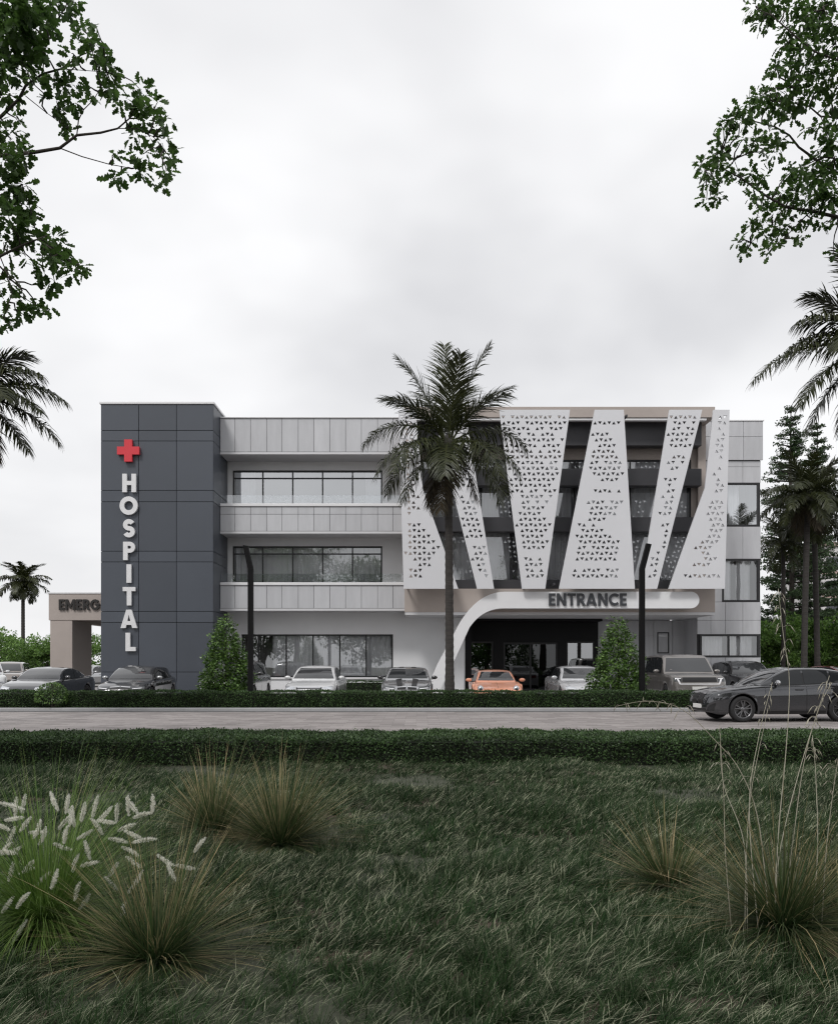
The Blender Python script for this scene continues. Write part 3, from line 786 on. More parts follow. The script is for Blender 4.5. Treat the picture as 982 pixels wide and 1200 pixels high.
def make_car_parts(c):
    """builds all parts of one car around its own origin (front is +x, ground z = 0); returns list of (name, mesh, [(sub name, mesh)], loc)"""
    L, W, H = c['L'], c['W'], c['H']; Rw = c.get('R', .34); fo = c['fo']; wb = c['wb']
    xf = L / 2 - fo; xr = xf - wb
    sill = c.get('sill', .2)
    X = lambda t: L / 2 - t * L
    # --- lower body
    ts = set(np.round(np.concatenate([np.linspace(0, .06, 7), np.linspace(.06, .94, 56), np.linspace(.94, 1, 7)]), 4))
    Ra = Rw + c.get('arch', .055)
    for xw in (xf, xr):
        for k in range(25):
            a = math.pi * k / 24
            ts.add(round((L / 2 - (xw + Ra * math.cos(a))) / L, 4))
        for sgn in (-1, 1): ts.add(round((L / 2 - (xw + sgn * (Ra + .004))) / L, 4))
    ts = np.array(sorted(ts))
    tk, zk = zip(*c['hood']); zc = np.interp(ts, tk, zk)
    td = np.linspace(0, 1, 400)
    zd = smooth1(np.interp(td, tk, zk), 14); zc = np.interp(ts, td, zd)
    pk, pw = zip(*c.get('plan', [(0, .70), (.008, .80), (.025, .89), (.06, .945), (.13, .98), (.28, 1), (.75, 1), (.9, .97), (.97, .92), (.992, .85), (1, .76)]))
    hw = np.interp(ts, td, smooth1(np.interp(td, pk, pw), 6)) * W / 2
    crown = c.get('crown', .05); fend = c.get('fender', 0.0)
    fk = np.interp(ts, [0, .03, .1, .22, .32, .6, .75, .85, .95, 1], [0, .3, 1, 1, .3, .3, 1, 1, .4, 0]) * fend
    zbot = np.full(len(ts), sill)
    zbot = np.where(ts < .05, sill + (.05 - ts) * 1.2, zbot); zbot = np.where(ts > .95, sill + (ts - .95) * 2.4, zbot)
    for xw in (xf, xr):
        dx = X(ts) - xw
        arch = Rw + np.sqrt(np.maximum(Ra ** 2 - dx ** 2, 0))
        zbot = np.where(np.abs(dx) <= Ra + 1e-3, np.maximum(arch, zbot), zbot)
    vs = []; fs = []; nr = 23
    for i, t in enumerate(ts):
        x = X(t); w_ = hw[i]; z0 = zbot[i]; zt = zc[i]; zs = max(zt - crown + fk[i], z0 + .06); d = zs - max(sill, .2)
        zz = max(sill, .2)
        prof = [(.95, z0), (.985, max(z0 + .01, zz + .10 * d)), (.995, max(z0 + .02, zz + .30 * d)), (.992, max(z0 + .025, zz + .46 * d)), (1.0, max(z0 + .03, zz + .62 * d)),
                (1.0, max(z0 + .035, zz + .72 * d)), (.975, max(z0 + .04, zz + .88 * d)), (.935, max(z0 + .05, zz + .97 * d)), (.87, zs + .012), (.70, zt - .35 * crown), (.38, zt - .08 * crown), (0, zt)]
        half = [(a * w_, z) for a, z in prof]
        ring = [(x, y, z) for y, z in half] + [(x, -y, z) for y, z in half[-2::-1]]
        vs += ring
    n = len(vs) // len(ts)
    for i in range(len(ts) - 1):
        for k in range(n - 1): fs.append((i * n + k, i * n + k + 1, (i + 1) * n + k + 1, (i + 1) * n + k))
    fs.append(tuple(range(n))); fs.append(tuple((len(ts) - 1) * n + k for k in range(n)))
    body = MB(); body.add(vs, fs, 0, True)
    # --- greenhouse
    g = c['roof']; gk, gz = zip(*g); gz = list(gz); gz[0] = float(np.interp(gk[0], td, zd)) - .07
    tg = np.linspace(gk[0], gk[-1], 44); tgd = np.linspace(gk[0], gk[-1], 300)
    zr = np.interp(tg, tgd, smooth1(np.interp(tgd, gk, gz), 10))
    zbelt = np.interp(tg, td, zd) - crown - .01
    belt_in = c.get('belt_in', .9); tum = c.get('tum', .34)
    vs = []; fs = []
    tapr = np.interp(tg, [gk[0], gk[0] + .12, gk[-1] - .2, gk[-1]], [.96, 1, 1, c.get('tail_w', .86)])
    for i, t in enumerate(tg):
        h = max(zr[i] - zbelt[i], .012); wbt = belt_in * W / 2 * tapr[i] * (np.interp(t, ts, hw) / (W / 2))
        x = X(t); front = max(0, 1 - (t - gk[0]) / (c['wsx'] - gk[0] + 1e-6)); rear = max(0, 1 - (gk[-1] - t) / .12)
        hh = min(1, h / .25)
        pr = [(wbt, zbelt[i] - .03), (wbt, zbelt[i] + .02 * hh), (wbt - tum * .45 * h, zbelt[i] + .45 * h), (wbt - tum * .8 * h, zbelt[i] + .80 * h), (wbt - tum * h - .012 * hh, zbelt[i] + .92 * h),
              (wbt - tum * h - .06 * hh, zbelt[i] + .975 * h), (wbt - tum * h - .15 * hh, zr[i] + .004), (.45 * wbt, zr[i] + .02), (.2 * wbt, zr[i] + .028), (0, zr[i] + .03)]
        half = []
        for y, z in pr:
            half.append((x + (.16 * front - .10 * rear) * (1 - (y / wbt) ** 2) * min(1, (1 if True else 0)), y, z))
        vs += half + [(a, -b, z) for a, b, z in half[-2::-1]]
    n = len(vs) // len(tg)
    for i in range(len(tg) - 1):
        for k in range(n - 1): fs.append((i * n + k, i * n + k + 1, (i + 1) * n + k + 1, (i + 1) * n + k))
    body.add(vs, fs, 0, True)
    pm = c['paint']
    bme = body.mesh('body', [pm])
    bvh = BVHTree.FromPolygons(body.v, body.f)
    parts = []
    def ray(o, d):
        r = bvh.ray_cast(Vector(o), Vector(d).normalized(), 20)
        return (r[0], r[1]) if r[0] is not None else (None, None)
    def patch(grid, d, off, edge=.006):
        """grid[i][j] of ray origins shot along d; conformal sheet lifted by off, with a small rim"""
        m = MB(); vs = []; ok = True; fs = []
        ni, nj = len(grid), len(grid[0]); last = None; flags = []
        for row in grid:
            for o in row:
                p, nn = ray(o, d)
                if p is None: vs.append((0, 0, 0)); flags.append(False); continue
                if nn.dot(Vector(d)) > 0: nn = -nn
                vs.append(tuple(p + nn * off)); flags.append(True)
        for i in range(ni - 1):
            for j in range(nj - 1):
                q = (i * nj + j, i * nj + j + 1, (i + 1) * nj + j + 1, (i + 1) * nj + j)
                if all(flags[k] for k in q):
                    a = [Vector(vs[k]) for k in q]
                    if max((a[0] - a[2]).length, (a[1] - a[3]).length) < .6: fs.append(q)
        m.add(vs, fs, 0, True)
        return m
    def bil(c4, ni, nj):
        (a, b, cc, d) = [np.array(p, float) for p in c4]
        return [[tuple((a * (1 - u) + b * u) * (1 - v) + (d * (1 - u) + cc * u) * v) for u in np.linspace(0, 1, nj)] for v in np.linspace(0, 1, ni)]
    def front_patch(c4, off=.006, ni=6, nj=10):     # corners as (y, z)
        return patch(bil([(9, y, z) for y, z in c4], ni, nj), (-1, 0, 0), off)
    def rear_patch(c4, off=.006, ni=6, nj=10):
        return patch(bil([(-9, y, z) for y, z in c4], ni, nj), (1, 0, 0), off)
    def top_patch(c4, off=.004, ni=8, nj=6):        # corners as (x, y)
        return patch(bil([(x, y, 5) for x, y in c4], ni, nj), (0, 0, -1), off)
    def side_grid(xa, xb, zlo, zhi, s, n=14, m=5):
        return [[(x, s * 5, zlo(x) + (zhi(x) - zlo(x)) * v) for v in np.linspace(0, 1, m)] for x in np.linspace(xa, xb, n)]
    def add(name, m, mat, subs=(), loc=None):
        if len(m.f): parts.append((name, m.mesh(name, mat), subs, loc))
    # glass
    zroof = lambda x: float(np.interp((L / 2 - x) / L, tg, zr)); zbl = lambda x: float(np.interp((L / 2 - x) / L, tg, zbelt))
    zcowl = float(np.interp(gk[0], td, zd)); wsb = belt_in * W / 2
    ztop = float(np.interp(c['wsx'], tg, zr))
    wt = wsb - tum * (ztop - zcowl)
    add('windscreen', front_patch([(-wsb + .10, zcowl + .035), (wsb - .10, zcowl + .035), (wt - .13, ztop - .015), (-wt + .13, ztop - .015)], .005, 8, 12), c.get('ws_mat', M_agl))
    zrb = float(np.interp(gk[-1], tg, zr)); rsx = c['rsx']; zrt = float(np.interp(rsx, tg, zr)); wr_ = (wsb * c.get('tail_w', .86))
    zlow = max(zrb, float(np.interp(.97, td, zd))) + .05
    if zrt - zlow > .1:
        add('rear_window', rear_patch([(-wr_ + .12, zlow), (wr_ - .12, zlow), (wr_ - tum * (zrt - zlow) - .16, zrt - .03), (-wr_ + tum * (zrt - zlow) + .16, zrt - .03)], .005, 8, 10), M_ag)
    tb = c['dlo']   # breakpoints along t of the side windows
    zhi = lambda x: zbl(x) + max(.012, (zroof(x) - zbl(x)) * .86)
    zlo = lambda x: min(zbl(x) + .035, zhi(x) - .004)
    for s in (1, -1):
        m0 = patch(side_grid(X(tb[0]) + .02, X(tb[-1]) - .02, lambda x: zlo(x) - .018, lambda x: zhi(x) + .016, s, 26), (0, -s, 0), .003)
        add('window_surround', m0, c.get('surround', M_trim))
        for a, b in zip(tb[:-1], tb[1:]):
            add('side_window', patch(side_grid(X(a) - .025, X(b) + .025, zlo, zhi, s), (0, -s, 0), .008), M_ag)
        # door seams and handles
        for t in c['doors'][:-1] + [c['doors'][-1]]:
            x = X(t)
            zz = lambda q: sill + .07
            add('door_seam', patch([[(x - .006, s * 5, z), (x + .006, s * 5, z)] for z in np.linspace(max(sill + .07, (Rw * 2 + .03 if abs(x - xr) < Ra or abs(x - xf) < Ra else 0)), zbl(x) + .0, 14)], (0, -s, 0), .0015), M_under)
        for t in c['handles']:
            p, nn = ray((X(t), s * 5, zbl(X(t)) - .10), (0, -s, 0))
            if p is not None:
                m = MB(); m.bbox(p.x - .11, p.x + .11, min(p.y, p.y + s * .03), max(p.y, p.y + s * .03), p.z - .014, p.z + .014, .006); add('door_handle', m, c.get('handle_mat', pm))
        # mirrors
        xm = X(c.get('mirror', gk[0] + .07)); p, nn = ray((xm, s * 5, zbl(xm) + .03), (0, -s, 0))
        if p is not None:
            m = MB(); m.ball((p.x + .02, p.y + s * .17, p.z + .07), (.06, .115, .07)); add('mirror', m, c.get('mirror_mat', pm), [('mirror_stalk', (lambda q: q)(_stalk(p, s)))])
        sk = patch([[(x, s * 5, z) for z in (sill + .015, sill + .09)] for x in np.linspace(xf - Ra - .05, xr + Ra + .05, 8)], (0, -s, 0), .006)
        add('side_skirt', sk, M_trim if c.get('skirt', True) else pm)
    # wheels
    for xw in (xf, xr):
        for s in (1, -1):
            yo = s * (W / 2 - .015); tw_ = .215
            m = MB(); yy = lambda d: -s * d
            prof = [(Rw * .68, 0.012), (Rw * .72, .0), (Rw * .92, .0), (Rw * .985, .02), (Rw, .05), (Rw, tw_ - .05), (Rw * .985, tw_ - .02), (Rw * .9, tw_), (Rw * .66, tw_), (Rw * .66, .03), (Rw * .68, .012)]
            m.lathe_y([(r, yy(d)) for r, d in prof], 36)
            rm = MB(); ri = Rw * .70
            rm.lathe_y([(ri, yy(.006)), (ri * .93, yy(.008)), (ri * .90, yy(.05)), (ri * .88, yy(.13))], 36, 0)
            rm.lathe_y([(ri * .86, yy(.10)), (.05, yy(.10))], 36, 1)
            ns = c.get('spokes', 5)
            for k in range(ns):
                for dlt in ((-.11, .11) if c.get('twin') else (0,)):
                    a0 = 2 * math.pi * k / ns + .3
                    a1 = a0 + dlt * 1.9; hw0 = .03 if not c.get('twin') else .017; hw1 = .024 if not c.get('twin') else .012
                    def pt(r, a, o, d):
                        return (r * math.cos(a) - o * math.sin(a), yy(d), r * math.sin(a) + o * math.cos(a))
                    q = [pt(.03, a0, -hw0, .018), pt(.03, a0, hw0, .018), pt(ri * .95, a1, hw1, .012), pt(ri * .95, a1, -hw1, .012)]
                    q2 = [pt(.03, a0, -hw0, .06), pt(.03, a0, hw0, .06), pt(ri * .95, a1, hw1, .05), pt(ri * .95, a1, -hw1, .05)]
                    rm.add(q + q2, [(0, 1, 2, 3), (0, 4, 5, 1), (1, 5, 6, 2), (2, 6, 7, 3), (3, 7, 4, 0)], 0)
            rm.lathe_y([(.0, yy(.008)), (.035, yy(.01)), (.06, yy(.02)), (.062, yy(.06))], 18, 0)
            parts.append(('wheel', m.mesh('wheel', M_tyre), [('rim', rm.mesh('rim', [c.get('rim', M_rim), M_disc]))], (xw, yo, Rw)))
    m = MB(); m.box(xr - Ra - .25, xf + Ra + .2, -W * .36, W * .36, sill + .02, min(.6, Rw * 2 + .1)); m.box(xr + Ra, xf - Ra, -W * .46, W * .46, sill + .005, sill + .06)
    add('underbody', m, M_under)
    c['extra'](dict(add=add, front=front_patch, rear=rear_patch, top=top_patch, side=lambda xa, xb, zl_, zh_, s, off=.006: patch(side_grid(xa, xb, lambda x: zl_, lambda x: zh_, s), (0, -s, 0), off),
                    ray=ray, X=X, L=L, W=W, zd=lambda t: float(np.interp(t, td, zd)), patch=patch, bil=bil))
    # generic rear lamps and plate
    zt_ = float(np.interp(.985, td, zd)); w2 = W / 2
    for s in (1, -1):
        add('tail_light', rear_patch([(s * w2 * .42, zt_ - .22), (s * w2 * .74, zt_ - .22), (s * w2 * .74, zt_ - .09), (s * w2 * .42, zt_ - .11)], .006, 4, 6), M_tail)
    return [('body', bme, (), None)] + parts

def _stalk(p, s):
    m = MB(); m.box(p.x - .03, p.x + .03, min(p.y - s * .02, p.y + s * .12), max(p.y - s * .02, p.y + s * .12), p.z - .005, p.z + .025)
    return m.mesh('mirror_stalk', M_trim)

CARCACHE = {}
def place_car(name, label, cfg, loc, heading, group=None, cat='car'):
    root = empty(name, loc, heading, label=label, cat=cat, group=group)
    for nm, me, subs, lc in make_car_parts(cfg):
        o = link_mesh(nm, me, root, lc)
        for sn, sm in subs: link_mesh(sn, sm, o)
    return root

# ---- front designs
def kidney(e, zt, zb, wmid, wout):
    for s in (1, -1):
        e['add']('grille', e['front']([(s * .03, zb), (s * wout, zb + .02), (s * wout, zt - .02), (s * .03, zt)], .010, 4, 6), M_trim)
        e['add']('grille_rim', e['front']([(s * .02, zt - .005), (s * (wout + .015), zt - .025), (s * (wout + .015), zt + .0), (s * .02, zt + .018)], .014, 2, 6), M_chrome)
def lights(e, za, zb, y0, y1, dz=.04, mat=None, drl=True):
    for s in (1, -1):
        e['add']('headlight', e['front']([(s * y0, za + dz * .3), (s * y1, za + dz), (s * y1, zb + dz), (s * y0, zb)], .008, 5, 8), mat or M_lampd)
        if drl:
            e['add']('light_bar', e['front']([(s * (y0 + .03), za + dz * .3 + .012), (s * (y1 - .05), za + dz + .01), (s * (y1 - .05), za + dz + .03), (s * (y0 + .03), za + dz * .3 + .03)], .013, 2, 8), M_drl_glint)
def plate_f(e, z):
    p, nn = e['ray']((9, 0, z), (-1, 0, 0))
    if p is not None:
        m = MB(); m.bbox(p.x - .01, p.x + .025, -.26, .26, z - .055, z + .055, .004); e['add']('number_plate', m, M_plate)
def intake(e, z0, z1, y):
    e['add']('air_intake', e['front']([(-y, z0), (y, z0), (y * .9, z1), (-y * .9, z1)], .007, 4, 14), M_trim)

def front_bmw(e):
    kidney(e, .70, .44, .03, .34); lights(e, .60, .70, .42, .80); intake(e, .26, .37, .6); plate_f(e, .40)
def front_bmw_stripes(e):
    front_bmw(e)
    for s in (1, -1):
        X = e['X']; e['add']('bonnet_stripe', e['top']([(X(.02), s * .16), (X(.02), s * .34), (X(.26), s * .42), (X(.26), s * .2)], .004, 12, 4), M_trim)
        e['add']('roof_stripe', e['top']([(X(.45), s * .14), (X(.45), s * .33), (X(.64), s * .3), (X(.64), s * .14)], .004, 12, 4), M_trim)
def front_merc(e):
    e['add']('grille', e['front']([(-.42, .42), (.42, .42), (.46, .68), (-.46, .68)], .008, 5, 14), M_trim)
    for z in (.47, .53, .59, .65): e['add']('grille_slat', e['front']([(-.40, z), (.40, z), (.41, z + .022), (-.41, z + .022)], .016, 2, 14), M_chrome)
    e['add']('grille_rim', e['front']([(-.48, .68), (.48, .68), (.47, .71), (-.47, .71)], .014, 2, 14), M_chrome)
    lights(e, .58, .70, .50, .82, .03, M_lamp); intake(e, .25, .36, .62); plate_f(e, .38)
def front_plain(e):
    e['add']('grille', e['front']([(-.38, .42), (.38, .42), (.44, .60), (-.44, .60)], .008, 5, 14), M_trim)
    lights(e, .58, .68, .46, .80, .05, M_lamp); intake(e, .26, .36, .6); plate_f(e, .40)
def front_porsche(e):
    intake(e, .27, .38, .62)
    for s in (1, -1):
        p, nn = e['ray']((9, s * .64, .60), (-1, 0, 0))
        if p is not None:
            m = MB(); m.ball((p.x - .06, p.y, p.z + .015), (.11, .115, .135), nu=18, nv=12); r = MB(); r.ball((p.x - .02, p.y, p.z + .01), (.09, .07, .085), nu=14, nv=8)
            e['add']('headlight', m, M_lamp, [('reflector', r.mesh('reflector', M_lampd))])
    plate_f(e, .46)
    X = e['X']; e['add']('bonnet_stripe', e['top']([(X(.05), -.004), (X(.05), .004), (X(.26), .004), (X(.26), -.004)], .003, 8, 2), M_under)
def front_suv(e):
    e['add']('grille', e['front']([(-.62, .88), (.62, .88), (.60, 1.04), (-.60, 1.04)], .008, 5, 14), M_trim)
    for s in (1, -1):
        e['add']('headlight', e['front']([(s * .64, .88), (s * .90, .90), (s * .90, 1.03), (s * .63, 1.03)], .008, 5, 8), M_lampd)
        e['add']('light_bar', e['front']([(s * .65, .80), (s * .72, .80), (s * .80, .98), (s * .74, .98)], .012, 6, 3), M_drl_glint)
    e['add']('grille_rim', e['front']([(-.70, .79), (.70, .79), (.68, .825), (-.68, .825)], .013, 2, 16), M_drl_glint)  # no lamp: plain white stands for the bright reflection in the chrome rim
    intake(e, .36, .58, .7); plate_f(e, .66)
    for s in (1, -1):
        e['add']('light_bar', e['front']([(s * .66, .985), (s * .84, .99), (s * .84, 1.015), (s * .66, 1.01)], .014, 2, 6), M_drl_glint)
def front_hatch(e):
    kidney(e, .74, .42, .03, .36); intake(e, .24, .36, .55); plate_f(e, .40)
    lights(e, .63, .745, .44, .80, .03, None, False)
    for s in (1, -1):
        e['add']('air_intake', e['front']([(s * .56, .27), (s * .78, .30), (s * .80, .50), (s * .66, .42)], .007, 5, 6), M_trim)

SEDAN = dict(L=4.85, W=1.88, H=1.45, fo=.86, wb=2.9, R=.345,
    hood=[(0, .60), (.012, .66), (.04, .74), (.1, .83), (.2, .91), (.3, .975), (.5, 1.0), (.75, 1.03), (.84, 1.07), (.95, 1.05), (.985, .98), (1, .86)],
    roof=[(.26, .965), (.31, 1.10), (.38, 1.30), (.43, 1.395), (.5, 1.435), (.58, 1.43), (.66, 1.39), (.74, 1.28), (.80, 1.15), (.845, 1.06)],
    wsx=.42, rsx=.68, dlo=[.345, .50, .645, .755], doors=[.30, .505, .69], handles=[.47, .65], crown=.05, fender=.012)
COUPE = dict(SEDAN, L=4.75, W=1.89, H=1.40, wb=2.83, fo=.83, R=.35,
    roof=[(.27, .955), (.32, 1.08), (.40, 1.28), (.45, 1.355), (.52, 1.385), (.6, 1.37), (.7, 1.28), (.79, 1.14), (.84, 1.06)],
    wsx=.44, rsx=.66, dlo=[.36, .56, .74], doors=[.31, .59], handles=[.55], fender=.03)
ESTATE = dict(SEDAN, L=4.7, H=1.44, roof=[(.26, .965), (.31, 1.10), (.38, 1.30), (.43, 1.395), (.5, 1.44), (.7, 1.43), (.84, 1.38), (.90, 1.25), (.95, 1.08)],
    wsx=.42, rsx=.86, dlo=[.345, .50, .66, .82], doors=[.30, .505, .70])
HATCH = dict(L=4.36, W=1.80, H=1.434, fo=.86, wb=2.67, R=.338, arch=.05,
    hood=[(0, .60), (.01, .70), (.03, .78), (.08, .845), (.16, .895), (.25, .94), (.33, .975), (.5, .99), (.75, 1.04), (.85, 1.08), (.93, 1.10), (.97, 1.05), (1, .85)],
    roof=[(.295, .965), (.36, 1.09), (.43, 1.26), (.485, 1.362), (.55, 1.405), (.63, 1.412), (.73, 1.392), (.84, 1.325), (.905, 1.235), (.95, 1.11)],
    wsx=.48, rsx=.87, mirror=.405, dlo=[.39, .58, .745, .835], doors=[.335, .59, .78], handles=[.545, .735], crown=.045, fender=.012,
    plan=[(0, .66), (.008, .77), (.025, .87), (.06, .935), (.13, .985), (.22, 1), (.75, 1), (.9, .97), (.97, .92), (.992, .85), (1, .76)])
SUV = dict(L=5.0, W=2.03, H=1.87, fo=.84, wb=3.0, R=.39, sill=.30,
    hood=[(0, .92), (.008, 1.04), (.02, 1.10), (.08, 1.15), (.2, 1.19), (.28, 1.20), (.6, 1.21), (.9, 1.22), (.98, 1.2), (1, 1.1)],
    roof=[(.25, 1.19), (.285, 1.36), (.325, 1.62), (.352, 1.78), (.39, 1.845), (.55, 1.865), (.82, 1.85), (.94, 1.82), (.965, 1.64), (.985, 1.25)],
    wsx=.35, rsx=.925, dlo=[.32, .485, .665, .90], doors=[.29, .50, .70], handles=[.465, .66], crown=.035, tum=.2, tail_w=.95, belt_in=.955,
    plan=[(0, .82), (.008, .9), (.025, .95), (.06, .98), (.13, 1), (.9, 1), (.97, .98), (.992, .94), (1, .9)])
SMALLSUV = dict(SUV, L=4.75, W=1.92, H=1.68, R=.36,
    hood=[(0, .78), (.01, .9), (.03, .97), (.1, 1.03), (.2, 1.08), (.28, 1.11), (.6, 1.13), (.9, 1.15), (.98, 1.12), (1, 1.0)],
    roof=[(.25, 1.09), (.29, 1.22), (.36, 1.48), (.40, 1.58), (.46, 1.635), (.58, 1.65), (.78, 1.61), (.9, 1.54), (.94, 1.40), (.97, 1.18)], wsx=.395, tum=.26, tail_w=.88, belt_in=.92)
SPORTS = dict(L=4.5, W=1.85, H=1.30, fo=.95, wb=2.45, R=.345,
    hood=[(0, .50), (.015, .57), (.05, .64), (.12, .71), (.22, .80), (.3, .88), (.5, .92), (.75, .97), (.9, .90), (.97, .80), (1, .65)],
    roof=[(.29, .865), (.34, .99), (.42, 1.19), (.47, 1.255), (.53, 1.28), (.62, 1.255), (.74, 1.14), (.84, 1.00), (.92, .90)],
    wsx=.46, rsx=.66, dlo=[.375, .57, .73], doors=[.33, .60], handles=[.57], crown=.06, fender=.07, belt_in=.84, tail_w=.8, tum=.36)

P_grey = paint('paint_dark_grey', (.05, .051, .055)); P_white = paint('paint_white', (.66, .665, .67), .3, .1)
P_silver = paint('paint_silver', (.42, .425, .435)); P_orange = paint('paint_orange', (.84, .36, .215), .3, .05); P_bright = paint('paint_bright_silver', (.58, .585, .6), .25, .3)
P_sand = paint('paint_sand', (.215, .2, .19), .28, .5); P_black = paint('paint_black', (.02, .02, .022), .25, .3); P_mid = paint('paint_mid_grey', (.075, .077, .083))
P_gun = paint('paint_gunmetal', (.035, .036, .038), .2, .15); P_beige = paint('paint_champagne', (.3, .27, .25)); P_red = paint('paint_maroon', (.16, .035, .035))

def car(px, Y, heading_deg, cfg, label, name='parked_car', grp='cars parked in front of the hospital', X=None, **kw):
    c = dict(cfg); c.update(kw)
    return place_car(name, label, c, (wx(px, Y) if X is None else X, Y, 0.003), R(heading_deg), grp)
# heading: -90 faces the camera, 0 faces right, 180 faces left
car(909, 24.0, 185, HATCH, 'dark grey hatchback driving along the brick road beside the hedge', 'hatchback_car', None, paint=P_mid, extra=front_hatch, rim=M_rimn, spokes=5, twin=True, mirror_mat=P_silver, handle_mat=P_mid)
car(57, 33.8, -91, X=-14.05, cfg=COUPE, label='grey coupe with dark side windows behind the ball-shaped bush, left of the tower', paint=P_mid, extra=front_plain, rim=M_rimd)
car(151, 33.6, -89, X=-10.6, cfg=ESTATE, label='dark grey car parked nose out right below the HOSPITAL letters', paint=P_grey, extra=front_bmw, rim=M_rimd, mirror_mat=P_silver)
car(267, 33.9, -90, X=-6.95, cfg=SMALLSUV, label='dark car mostly hidden behind the left cone-shaped shrub and black lamp post', paint=P_gun, extra=front_plain, rim=M_rimd)
car(367, 33.7, -91, X=-3.85, cfg=SEDAN, label='white saloon with slatted grille parked below the ground floor windows', paint=P_white, extra=front_merc)
car(477, 33.7, -90, X=-.43, cfg=COUPE, label='grey coupe with black bonnet stripes parked left of the palm trunk', paint=P_silver, extra=front_bmw_stripes, rim=M_rimd, ws_mat=M_ag, mirror_mat=P_black)
car(585, 33.9, -90.5, X=2.87, cfg=SPORTS, label='orange sports car with round headlights parked before the entrance', paint=P_orange, extra=front_porsche, handle_mat=P_orange)
car(684, 33.8, -89, X=6.0, cfg=SEDAN, label='silver saloon partly hidden behind the right cone-shaped shrub', paint=P_bright, extra=front_plain)
car(806, 33.9, -90.5, X=9.95, cfg=SUV, label='tall sand-coloured off-roader with bright lower grille bar beside the right lamp post', paint=P_sand, extra=front_suv, rim=M_rimd, skirt=False)
car(882, 39.9, -90, X=14.5, cfg=SMALLSUV, label='black sport utility car behind the dark grey hatchback, near the wing windows', paint=P_black, extra=front_plain)
car(975, 46, -60, SEDAN, 'maroon car glimpsed past the hatchback roof under the green bushes', paint=P_red, extra=front_plain)
car(12, 52, -75, SMALLSUV, 'champagne car at the far left edge of the parking lot', paint=P_beige, extra=front_plain)
car(-20, 42.5, -62, SMALLSUV, 'white car cut by the left edge of the picture, in front of the champagne car', paint=P_white, extra=front_plain)
car(104, 60, -100, SEDAN, 'pale grey car far back beneath the emergency canopy', paint=P_silver, extra=front_plain)
# ------------------------------------------------------------------ vegetation
G = np.random.default_rng(11)
ML_oak = leafmat('oak_leaf', (.03, .065, .014), (.085, .16, .036), .5, .5)
ML_hedge = leafmat('hedge_leaf', (.018, .038, .013), (.08, .14, .048), .42, .15, clump=2.2)
ML_shrub = leafmat('shrub_leaf', (.03, .075, .014), (.17, .29, .065), .3, .2, spec=.6)
ML_bush = leafmat('bush_leaf', (.07, .145, .03), (.20, .34, .08), .35, .35, clump=.6)
ML_conifer = leafmat('conifer_leaf', (.022, .044, .018), (.065, .11, .042), .55, .15)
ML_palm = leafmat('palm_leaf', (.014, .021, .006), (.055, .062, .018), .42, .2)
ML_palmdry = leafmat('palm_leaf_dry', (.03, .022, .012), (.07, .055, .03), .6, .1)
ML_grass = leafmat('grass_blade', (.007, .020, .006), (.028, .064, .020), .6, .2, spec=.12, dry=(.56, .57, .40), clump=0)
ML_tus = leafmat('tussock_blade', (.016, .040, .013), (.06, .108, .036), .6, .25, spec=.2, dry=(.54, .42, .24))
ML_fount = leafmat('fountain_blade', (.06, .125, .02), (.19, .31, .07), .5, .3, dry=(.2, .19, .08))
ML_plume = leafmat('plume_hair', (.78, .77, .7), (.93, .92, .86), .8, .5)
ML_straw = leafmat('straw', (.4, .37, .29), (.58, .55, .45), .7, .25)
M_bark = solid('oak_bark', (.045, .038, .032), .9, .3, 6, bump=.6, bscale=14)
M_palmbark = solid('palm_bark', (.04, .036, .033), .9, .5, 3, bump=.8, bscale=14, stretch=(1, 1, 7))
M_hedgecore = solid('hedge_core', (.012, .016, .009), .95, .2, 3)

def tint_for(n, K, mean=None):
    t = G.random(n) if mean is None else np.clip(mean + G.normal(0, .22, n), 0, 1)
    return np.repeat(t, K)

def rand_dirs(n):
    return unit(G.normal(size=(n, 3)))

